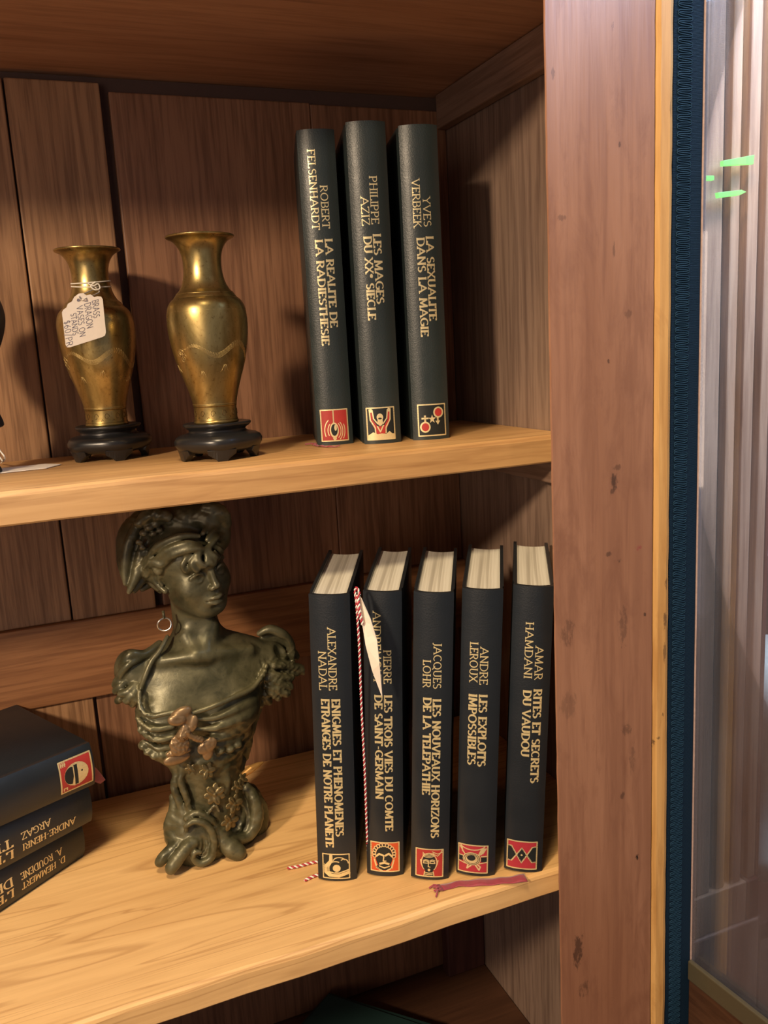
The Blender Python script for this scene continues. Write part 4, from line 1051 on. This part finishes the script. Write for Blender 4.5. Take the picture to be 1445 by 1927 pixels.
# skull, jaw, face
hell((0, -4, 6), (26, 31, 31), 3); hell((0, 9, -14), (20.5, 20, 21), 8); hell((0, 21.5, -29.5), (9, 6.5, 6.5), 7)
for sx in (-1, 1):
    hell((sx*12, 17, -10), (10.5, 9.5, 12), 7); s.cap(h(sx*16, 4, -18), h(sx*7, 20, -27), 6, 5.5, 8)
    s.cap(h(sx*4, 27.2, 8.5), h(sx*16, 22.5, 7.5), 2.4, 2.0, 4)
    hell((sx*10, 31.5, 1.2), (6.2, 5.6, 4.0), 3.6, 'sub')
    hell((sx*10, 22.6, .5), (4.6, 4.6, 4.2), 1.0)
    s.path([h(sx*5.6, 26.4, .0), h(sx*8, 28.0, 3.3), h(sx*11, 27.6, 4.0), h(sx*15.5, 24.0, 1.0)], [.7, 1.2, 1.2, .7], 1.8, n=4)
    s.path([h(sx*5.8, 26.2, -.6), h(sx*9, 27.4, -2.6), h(sx*12, 26.6, -2.6), h(sx*15.3, 23.8, .2)], [.5, .8, .8, .5], 1.8, n=4)
s.path([h(0, 26.5, 9), h(0, 29.5, 3), h(0, 31.4, -3.5), h(0, 33.4, -7.5)], [2.6, 2.4, 2.5, 2.6], 4.2, n=4)
hell((0, 33.6, -8.2), (2.7, 2.6, 2.3), 2.0)
for sx in (-1, 1): hell((sx*3.3, 31.4, -9.6), (2.2, 3.0, 2.1), 1.4); hell((sx*1.7, 33.2, -11.8), (.9, 1.2, .8), .6, 'sub')
hell((0, 27, -19.5), (9, 5, 6), 4)
s.cap(h(0, 31.4, -13), h(0, 31.7, -15.6), 1.0, 1.0, 1.4, 'sub')
for sx in (-1, 1): s.path([h(0, 32.6, -17.8), h(sx*3, 32.3, -17.4), h(sx*7, 28.8, -19.2)], [1.5, 1.4, .5], 1.8, n=4)
s.path([h(-6, 29.0, -21), h(-2.5, 31.4, -22.1), h(2.5, 31.4, -22.1), h(6, 29.0, -21)], [.7, 1.8, 1.8, .7], 1.8, n=4)
s.path([h(-8, 28.8, -19.6), h(-3, 33.2, -19.7), h(0, 33.8, -20.0), h(3, 33.2, -19.7), h(8, 28.8, -19.6)], [.5, .7, .7, .7, .5], .8, 'sub', n=4)
hell((0, 30.5, -26), (5, 2.4, 1.8), 2.5, 'sub')
# ear on the viewer's left
ec = h(-26, -1, -2)
s.path([h(-25, 2, 6), h(-28, -2, 8), h(-29.5, -6, 3), h(-28, -4, -5), h(-25.5, 1.5, -10)], [1.6, 1.8, 1.8, 1.9, 2.4], 1.5)
s.path([h(-26.5, 1.5, 3), h(-27.5, -1, 0), h(-26.5, 0, -5)], [1, 1.2, 1.2], 1)
# hair: rolled-back waves round the face
random.seed(11)
hell((0, -9, 13), (30, 31, 27), 5)
for q, (a, b, c0, d) in enumerate((
    ((-2, 29, 21), (-12, 28, 25), (-22, 18, 22), (-28, 4, 14)), ((-4, 27, 25), (-14, 25, 29), (-24, 14, 25), (-31, 0, 14)),
    ((2, 29, 22), (11, 27, 26), (20, 18, 22), (26, 6, 14)), ((3, 27, 27), (12, 24, 31), (22, 14, 27), (28, 2, 16)),
    ((-2, 24, 31), (-14, 19, 34), (-26, 6, 28), (-33, -8, 14)), ((2, 24, 32), (13, 18, 34), (24, 6, 29), (29, -6, 18)),
    ((-26, 8, 14), (-29, 4, 8), (-29, -2, 12), (-33, -8, 4)), ((-22, 14, 19), (-28, 8, 14), (-31, 0, 16), (-34, -10, 8)),
    ((-27, -6, -6), (-31, -10, 2), (-34, -14, 8), (-33, -20, 12)), ((-24, -12, -12), (-28, -16, -4), (-32, -20, 4), (-30, -24, 12)),
    ((-18, -20, -18), (-24, -22, -8), (-28, -26, 2), (-26, -28, 12)), ((-4, -26, -16), (-8, -30, -6), (-10, -33, 6), (-10, -32, 18)))):
    s.path([h(*a), h(*b), h(*c0), h(*d)], [1.8, 3.0, 3.4, 2.2], 1.8)
for a, b, c0, d in (((-6, 28, 21), (-10, 31, 15), (-6, 32, 10), (-3, 31, 14)), ((-8, 28, 20), (-14, 28, 14), (-12, 29, 8), (-9, 30, 12)), ((0, 29, 21), (3, 32, 15), (7, 31, 12), (5, 31, 17)),
                  ((-14, 25, 20), (-19, 23, 14), (-18, 23, 9), (-15, 25, 12)), ((6, 28, 22), (11, 28, 17), (14, 26, 13), (12, 27, 18)), ((-2, 30, 17), (-1, 32, 11), (2, 32, 9), (3, 31.5, 12))):
    s.path([h(*a), h(*b), h(*c0), h(*d)], [1.6, 2.4, 2.2, 1.4], 3.2)
# bonnet: long hanging lobe on the left, puffs over the top
s.path([(-0.1, 14.0, 270.5), (-18.4, 14.0, 272.9), (-32.6, 14.0, 264.2), (-36.9, 10.0, 246.5), (-39.5, 4.0, 231.7)], [13, 14, 12.5, 11, 5.5], 5)
s.path([(-20.3, 2.0, 268.9), (-29.0, -1.0, 253.9), (-34.9, -4.0, 238.7), (-42.2, -4.0, 225.6)], [4, 4.6, 4.2, 2.0], 2)
s.path([(-28.6, 2.0, 276.3), (-37.7, -0.0, 263.3), (-42.2, -0.0, 247.3), (-44.0, -1.0, 231.8)], [4, 4.2, 3.6, 2.0], 2)
s.path([(-14.6, 4.0, 263.6), (-19.2, 4.0, 249.4), (-27.3, 2.0, 236.2), (-38.3, -0.0, 224.8)], [4, 4.4, 3.8, 2.2], 2)
s.path([(-14.8, 6.0, 250.5), (-16.5, 8.0, 239.6), (-21.4, 10.0, 229.1), (-31.2, 8.0, 223.4)], [5, 5, 4, 2.4], 2)
s.ell((5.4, 6.0, 276.7), (20, 20, 12), 5); s.ell((21.5, -4.0, 277.1), (17, 16, 11), 5); s.ell((31.6, 4.0, 261.6), (9, 18, 15), 5)
s.path([(-29.4, -6.0, 277.7), (-20.2, -10.0, 284.2), (-9.2, -14.0, 281.8)], [4, 5.5, 4], 2); s.path([(21.1, -14.0, 285.0), (30.5, -14.0, 279.7), (34.6, -10.0, 270.1)], [5, 6.5, 5], 2)
for c, r in (((-27.4, -9.0, 270.6), 3.2), ((-22.7, -9.0, 274.5), 3.6), ((-17.8, -9.0, 276.3), 3.8), ((-12.8, -9.0, 278.1), 3.4), ((-7.8, -9.0, 276.7), 3.2), ((-31.2, -9.0, 264.1), 2.6), ((-20.5, -9.0, 269.3), 2.8), ((-2.8, -9.0, 278.9), 3.6), ((3.4, -9.0, 281.0), 3.4), ((-29.3, -9.0, 259.7), 2.4), ((-15.5, -9.0, 271.1), 2.6), ((26.8, -9.0, 282.3), 4.4), ((33.5, -9.0, 274.3), 4.6), ((14.2, -9.0, 279.7), 3.2)):
    s.ell(c, (r, r, r*.85), 1.2)
# sleeves: puff and ruffles on both arms
s.ell((-46.8, 4.0, 160.3), (13, 15, 17), 6)
s.path([(-23.8, -0.0, 179.1), (-36.3, -6.0, 174.7), (-46.6, -8.0, 177.3), (-52.8, -6.0, 169.2)], [3.2, 3.6, 4, 3.2], 2)
s.path([(-40.8, -8.0, 172.7), (-48.8, -11.0, 171.0), (-55.2, -8.0, 163.5), (-56.8, -4.0, 152.9)], [2.6, 3, 3, 2.4], 1.5)
s.path([(-17.8, -6.0, 186.0), (-25.7, -14.0, 178.3), (-32.7, -16.0, 171.6), (-39.2, -18.0, 160.7), (-44.3, -16.0, 148.1)], [1.6, 2.0, 2.2, 2.2, 1.8], 3.5)
for P_q in (((-45.7, -10.0, 154.9), (-50.9, -14.0, 150.9), (-57.2, -12.0, 148.9)), ((-44.9, -12.0, 153.3), (-49.0, -16.0, 147.8), (-54.0, -14.0, 143.8)), ((-43.5, -12.0, 150.8), (-46.6, -16.0, 145.2), (-49.6, -13.0, 139.9)), ((-51.0, -6.0, 156.8), (-56.2, -8.0, 154.2), (-60.4, -5.0, 149.6)),
            ((-52.1, -4.0, 159.7), (-57.1, -5.0, 158.5), (-60.1, -2.0, 153.7)), ((-43.6, -10.0, 147.9), (-43.8, -14.0, 142.9), (-44.8, -10.0, 136.8)), ((-51.8, -4.0, 147.5), (-57.0, -4.0, 143.3), (-59.5, -0.0, 139.7))):
    s.path(P_q, [3.2, 3.6, 3.0], 1.0)
s.ell((64.8, 8.0, 146.0), (15, 15, 16), 6)
s.path([(56.0, -0.0, 173.3), (64.7, -2.0, 176.0), (75.0, -2.0, 169.6), (81.7, 2.0, 158.7), (82.1, 4.0, 144.9)], [2.4, 3.8, 4.2, 4, 3.4], 1.5)
s.path([(59.7, 6.0, 167.2), (70.2, 8.0, 166.5), (80.2, 10.0, 157.5), (88.1, 12.0, 143.5)], [2.4, 4, 4, 3.6], 1.5)
s.ell((72.5, -6.0, 158.3), (6.5, 8, 8.5), 2, None, 'sub')
s.path([(55.1, -10.0, 150.2), (65.6, -10.0, 147.2), (78.2, -4.0, 142.7), (92.4, 4.0, 132.4)], [3, 3.4, 3.6, 4.2], 1.5)
for P_q in (((56.0, -12.0, 145.2), (64.4, -12.0, 138.9), (77.7, -8.0, 132.9)), ((55.7, -12.0, 142.5), (64.6, -13.0, 133.7), (76.0, -9.0, 126.1)), ((55.4, -12.0, 138.9), (63.2, -13.0, 128.4), (72.5, -10.0, 120.7)), ((54.7, -10.0, 134.6), (59.7, -12.0, 126.0), (65.3, -9.0, 118.6)),
            ((68.9, -4.0, 139.8), (81.0, -0.0, 134.1), (94.1, 6.0, 134.2)), ((54.0, -6.0, 130.6), (55.0, -8.0, 121.8), (58.2, -4.0, 114.9))):
    s.path(P_q, [3.0, 4.0, 3.2], .9)
s.path([(55.8, -14.0, 149.1), (50.5, -18.0, 141.1), (45.8, -16.0, 131.3), (48.3, -8.0, 116.3)], [2.2, 2.6, 2.4, 2.2], 1.5)
s.path([(49.4, -4.0, 116.8), (44.2, -2.0, 103.1), (40.7, -0.0, 88.9), (36.1, 4.0, 66.7)], [5, 5, 4, 3], 4)
# neckline and folds of the bodice
s.path([(-44.6, -22.0, 151.7), (-45.4, -27.0, 141.8), (-39.7, -33.0, 135.6), (-29.3, -38.0, 137.0), (-17.1, -41.0, 137.6)], [1.6, 2.1, 2.2, 2.0, 1.4], 4)
s.path([(-13.5, -41.0, 133.8), (-2.8, -40.0, 134.5), (9.6, -40.0, 136.6), (23.8, -36.0, 138.1), (41.0, -28.0, 139.4), (53.2, -18.0, 146.9)], [1.4, 2, 2.2, 2.2, 2.1, 1.8], 4)
for P_q, r in ((((-48.5, -24.0, 131.8), (-39.6, -32.0, 124.5), (-24.3, -35.0, 123.9)), 2.6), (((-47.8, -22.0, 120.9), (-38.5, -31.0, 115.1), (-23.8, -34.0, 114.7)), 2.6), (((-45.6, -22.0, 111.6), (-35.1, -29.0, 106.5), (-23.6, -32.0, 106.3)), 2.8),
             (((-10.2, -38.0, 128.9), (5.7, -38.0, 125.3), (25.1, -35.0, 127.3), (41.9, -24.0, 128.3)), 2.4), (((-10.0, -36.0, 119.3), (6.9, -38.0, 117.1), (26.7, -34.0, 119.0), (39.8, -22.0, 118.9)), 2.8), (((-7.0, -32.0, 109.9), (8.8, -34.0, 106.2), (26.1, -28.0, 105.9)), 2.6),
             (((-1.2, -30.0, 101.5), (13.1, -30.0, 98.1), (29.3, -24.0, 98.0)), 2.4), (((2.5, -26.0, 88.5), (14.9, -26.0, 85.4), (29.4, -20.0, 88.4)), 2.2), (((-11.5, -25.0, 84.7), (-0.0, -27.0, 86.4), (14.6, -24.0, 77.7)), 2.0)):
    s.path(P_q, [r*.5, r*.92, r*.55] if len(P_q) == 3 else [r*.4, r*.85, r*.95, r*.45], 4.5)
for c in ((-46.0, -22.0, 108.6), (-42.8, -25.0, 104.4), (-38.6, -27.0, 101.2), (-33.7, -29.0, 100.9), (-28.7, -30.0, 100.1), (10.6, -30.0, 94.1), (18.1, -28.0, 93.3), (24.6, -26.0, 94.5)):
    s.ell(c, (4.2, 4, 3.6), 1.2)
# hanging drapery on the waist
for P_q, r in ((((-17.8, -22.0, 87.1), (-21.3, -22.0, 72.2), (-18.1, -23.0, 55.9), (-16.3, -22.0, 38.7)), 2.8), (((-22.4, -14.0, 77.7), (-26.0, -16.0, 65.9), (-22.9, -18.0, 50.0), (-20.1, -18.0, 35.3)), 3.2), (((-23.6, -8.0, 69.7), (-23.0, -15.0, 69.2), (-20.1, -18.0, 73.6)), 3.),
             (((-27.1, -6.0, 52.0), (-27.6, -12.0, 43.5), (-32.8, -12.0, 33.3), (-34.6, -10.0, 21.0)), 4.2), (((12.5, -24.0, 78.2), (14.4, -25.0, 64.4), (11.7, -24.0, 50.7)), 2.4), (((32.3, -6.0, 69.8), (26.1, -14.0, 60.8), (22.0, -18.0, 54.4)), 3.2)):
    s.path(P_q, [r*.7, r, r, r*.6] if len(P_q) == 4 else [r*.8, r, r*.6], 3.5)
# scrolls and feet of the base
s.ell((-10.6, -17.0, 13.3), (21, 14, 25), 4)
s.ell((-20.2, -12.0, 25.1), (14, 14, 24), 6)
s.ell((24.0, -6.0, 16.6), (16, 15, 24), 6)
s.path([(-22.1, -29.0, 33.5), (-21.1, -31.0, 39.3), (-13.6, -32.0, 41.0), (-5.1, -32.0, 33.5), (-2.2, -33.0, 21.2), (-5.1, -33.0, 8.1), (-13.9, -33.0, 4.6), (-19.2, -33.0, 10.4), (-18.0, -34.0, 16.2), (-13.9, -34.0, 15.0)], [1.8, 2.4, 2.8, 3.0, 3.2, 3.2, 2.9, 2.4, 2.0, 1.8], 1.8)
s.path([(-19.9, -25.0, 41.3), (-11.5, -27.0, 44.7), (-2.2, -27.0, 36.5), (3.6, -26.0, 23.1)], [2.6, 3, 3.2, 2.2], 1.2)
s.path([(-13.6, -29.0, 9.2), (-9.6, -30.0, 17.9), (-11.2, -30.0, 27.7), (-17.4, -29.0, 30.8)], [1.3, 1.3, 1.3, 1.3], 1, 'sub')
s.path([(-24.2, -22.0, 22.3), (-32.8, -24.0, 18.5), (-40.9, -25.0, 13.2), (-44.0, -24.0, 9.8)], [5.5, 5, 4.8, 4.2], 1.5)
s.path([(-18.1, -28.0, 21.6), (-26.2, -32.0, 18.4), (-34.2, -34.0, 11.3), (-37.0, -34.0, 8.0)], [5.5, 5.4, 5.4, 4.8], 1.5)
s.path([(-29.1, -31.0, 24.2), (-37.5, -33.0, 17.7), (-41.2, -33.0, 13.3)], [1.5, 1.6, 1.5], .8, 'sub')
s.ell((-29.3, -14.0, 21.7), (8, 9, 9), 3)
s.path([(1.2, -24.0, 25.5), (6.4, -26.0, 15.8), (11.8, -30.0, 8.9), (16.2, -32.0, 4.9)], [6, 7.2, 7.8, 6.8], 3)
s.path([(31.3, -12.0, 49.0), (36.1, -16.0, 37.8), (36.0, -18.0, 22.1), (28.3, -20.0, 10.9), (16.1, -24.0, 12.8), (7.1, -26.0, 24.0)], [4, 5.4, 6, 5.4, 4.4, 3], 1.6)
s.path([(36.6, 2.0, 35.9), (42.6, 4.0, 13.6), (37.4, -0.0, -2.7), (30.6, -6.0, -12.3)], [7, 9, 9, 7], 4)
s.ell((18.7, -18.0, 26.9), (9, 6, 13), 2, None, 'sub')
s.path([(-3.5, -28.0, 43.0), (2.0, -29.0, 48.9), (5.0, -28.0, 43.0)], [1.4, 1.4, 1.2], .8)
# worked, ruffled surface on cloth, hair and drapery; skin stays smooth
def worked(g, lo, hi, amp, fr, soft=6.):
    w = g.win(lo, hi)
    sl, x, y, z = w
    m = 1.
    for v, a, b in ((x, lo[0], hi[0]), (y, lo[1], hi[1]), (z, lo[2], hi[2])): m = m*np.clip((v-a)/soft, 0, 1)*np.clip((b-v)/soft, 0, 1)
    q = np.sin(fr*x+1.7*np.sin(fr*.7*z+.5)+.8)*np.sin(fr*1.1*z+1.9*np.sin(fr*.6*x+1.1)+fr*.8*y)+.5*np.sin(fr*2.1*x+2*np.sin(fr*1.3*z))*np.sin(fr*1.9*z+fr*1.5*y)
    g.D[sl] += amp*m*q
worked(s, (-78, -40, 100), (-34, 40, 150), .45, .55)
worked(s, (46, -40, 95), (92, 40, 158), .45, .55)
worked(s, (-50, -62, 78), (50, 30, 122), .35, .33)
worked(s, (-50, -62, 8), (60, 50, 92), .28, .40)
worked(s, (-60, -62, 272), (45, 50, 304), .5, .42)
worked(s, (-40, -20, 238), (-16, 50, 272), .5, .6)
body = s.obj('figure', M['bronze'], statue, ORG)

# applied ornaments: bow, blossoms, leaf, earring
def small(pts, m, name, r=12, label=None, vox=.7):
    P = np.array(pts)
    g = Sculpt(P.min(0)-r, P.max(0)+r, vox); return g
def Ry(d):
    a = math.radians(d); return np.array([[math.cos(a), 0, math.sin(a)], [0, 1, 0], [-math.sin(a), 0, math.cos(a)]])
bow = Sculpt(np.array((-17.5, -38.0, 116.2))-np.array([26, 14, 34]), np.array((-17.5, -38.0, 116.2))+np.array([40, 14, 32]), .7)
bow.ell((-17.7, -42.0, 136.4), (8.5, 3.6, 4.6), 1.0, Ry(-15)); bow.ell((-21.6, -44.0, 132.6), (7.0, 3.2, 4.8), .8, Ry(10)); bow.ell((-9.7, -43.0, 126.9), (3.6, 2.6, 6.4), .6, Ry(15)); bow.ell((-13.8, -41.0, 130.9), (5, 3.5, 7), 1.)
bow.ell((-21.3, -48.0, 133.7), (4.5, 1.6, 2.2), .6, Ry(10), 'sub'); bow.path([(-22.8, -47.0, 136.6), (-14.2, -46.0, 134.7)], [.8, .5], .6, 'sub', 2)
bow.cap((-16.6, -43.0, 125.5), (-19.1, -42.0, 118.7), 2.4, 4.2, 1); bow.ell((-21.3, -41.0, 111.0), (7.6, 2.4, 9.0), 1.0, Ry(8)); bow.ell((-23.6, -35.0, 98.0), (10.5, 2.8, 5.0), 1.0, Ry(-6)); bow.ell((-22.3, -38.0, 104.3), (10, 2.6, 3.0), .8)
bow.path([(-20.4, -45.0, 118.6), (-23.6, -44.0, 108.6)], [.7, .9], .5, 'sub', 3); bow.path([(-17.4, -45.0, 117.0), (-17.3, -43.0, 106.6)], [.6, .9], .5, 'sub', 3)
bow.path([(-15.7, -43.0, 122.7), (-12.3, -43.0, 116.7), (-5.2, -41.0, 111.6)], [1.8, 2.2, 2.6], 1.0)
bow.ell((-15.1, -44.0, 122.1), (2.6, 2, 4.2), .6)
bow.ell((-0.6, -39.0, 104.4), (8.5, 2.0, 5.6), .8, Ry(-28)); bow.ell((-0.5, -38.0, 98.6), (4.4, 1.8, 6.5), .8, Ry(12)); bow.path([(-4.1, -42.0, 108.2), (0.1, -41.0, 98.9)], [.6, .8], .5, 'sub', 3)
worked(bow, np.array((-31.7, -52.0, 102.2)), np.array((12.8, -28.0, 127.2)), .35, .9, 3.)
b_ = bow.obj('ribbon_bow', M['copper'], statue, ORG); b_['label'] = 'copper-coloured bow with hanging tails'
def blossom(c, R, tilt, n=6):
    g = Sculpt(np.array(c)-R*1.5, np.array(c)+R*1.5, .6)
    ax = np.array(tilt, float); ax /= np.linalg.norm(ax); u = np.cross(ax, [0, 0, 1.]); u /= np.linalg.norm(u); w = np.cross(u, ax)
    c = np.array(c)
    for i in range(n):
        t = 2*math.pi*i/n; d = math.cos(t)*u+math.sin(t)*w; e = np.cross(d, ax)
        g.ell(c+d*R*.58+ax*R*.14*(i % 2), (R*.50, R*.34, R*.17), .5, np.stack([d, e, ax], 1))
        g.path([c+ax*R*.30+d*R*.15, c+ax*R*.26+d*R*.8], [R*.05, R*.04], .5, 'sub', 2)
    g.ell(c+ax*R*.12, (R*.22, R*.22, R*.22), .6)
    return g.obj('blossom', M['gilt'], statue, ORG)
blossom((-14.1, -31.0, 85.4), 4.5, (-.2, -1, .1), 5)
blossom((-1.6, -33.0, 81.4), 6.5, (.1, -1, .2))
blossom((2.3, -33.0, 60.5), 8.5, (.0, -1, .15), 7)
blossom((21.3, -27.0, 59.0), 5.5, (.5, -1, .2), 5)
blossom((27.0, -22.0, 61.6), 5.0, (.6, -1, .3), 5)
blossom((16.8, -31.0, 47.3), 7.5, (.4, -1, .1))
blossom((12.1, -31.0, 33.3), 7.5, (.3, -1, .0))
lf = Sculpt(np.array((38.9, -14.0, 65.6))-np.array([16, 8, 10]), np.array((38.9, -14.0, 65.6))+np.array([16, 8, 10]), .6)
lf.path([(30.2, -16.0, 62.6), (36.0, -15.0, 64.9), (41.9, -13.0, 65.8), (47.8, -11.0, 66.3)], [2.6, 3.2, 2.4, .5], 1)
lf.path([(30.3, -20.0, 64.0), (46.9, -15.0, 67.4)], [.7, .4], .6, 'sub', 3)
l_ = lf.obj('leaf', M['leafgold'], statue, ORG); l_['label'] = 'gilt pointed leaf'
cc = Vector((-20.0, -14.0, 198.6)); rg = []
for i in range(28):
    t = 2*math.pi*i/28; rg.append((Vector(ORG)+(cc+Vector((5.2*math.cos(t), .9*math.sin(2*t), 5.0*math.sin(t))))/1000))
er = tubes('earring', [(rg, .0007, 0, True), ([Vector(ORG)+(cc+Vector((.3, 0, 4.5)))/1000, Vector(ORG)+(cc+Vector((.4, 2, 10.5)))/1000], .0011, 1)], [M['silver'], M['bronze']]); part_of(er, statue)
er['label'] = 'pale metal ring earring'
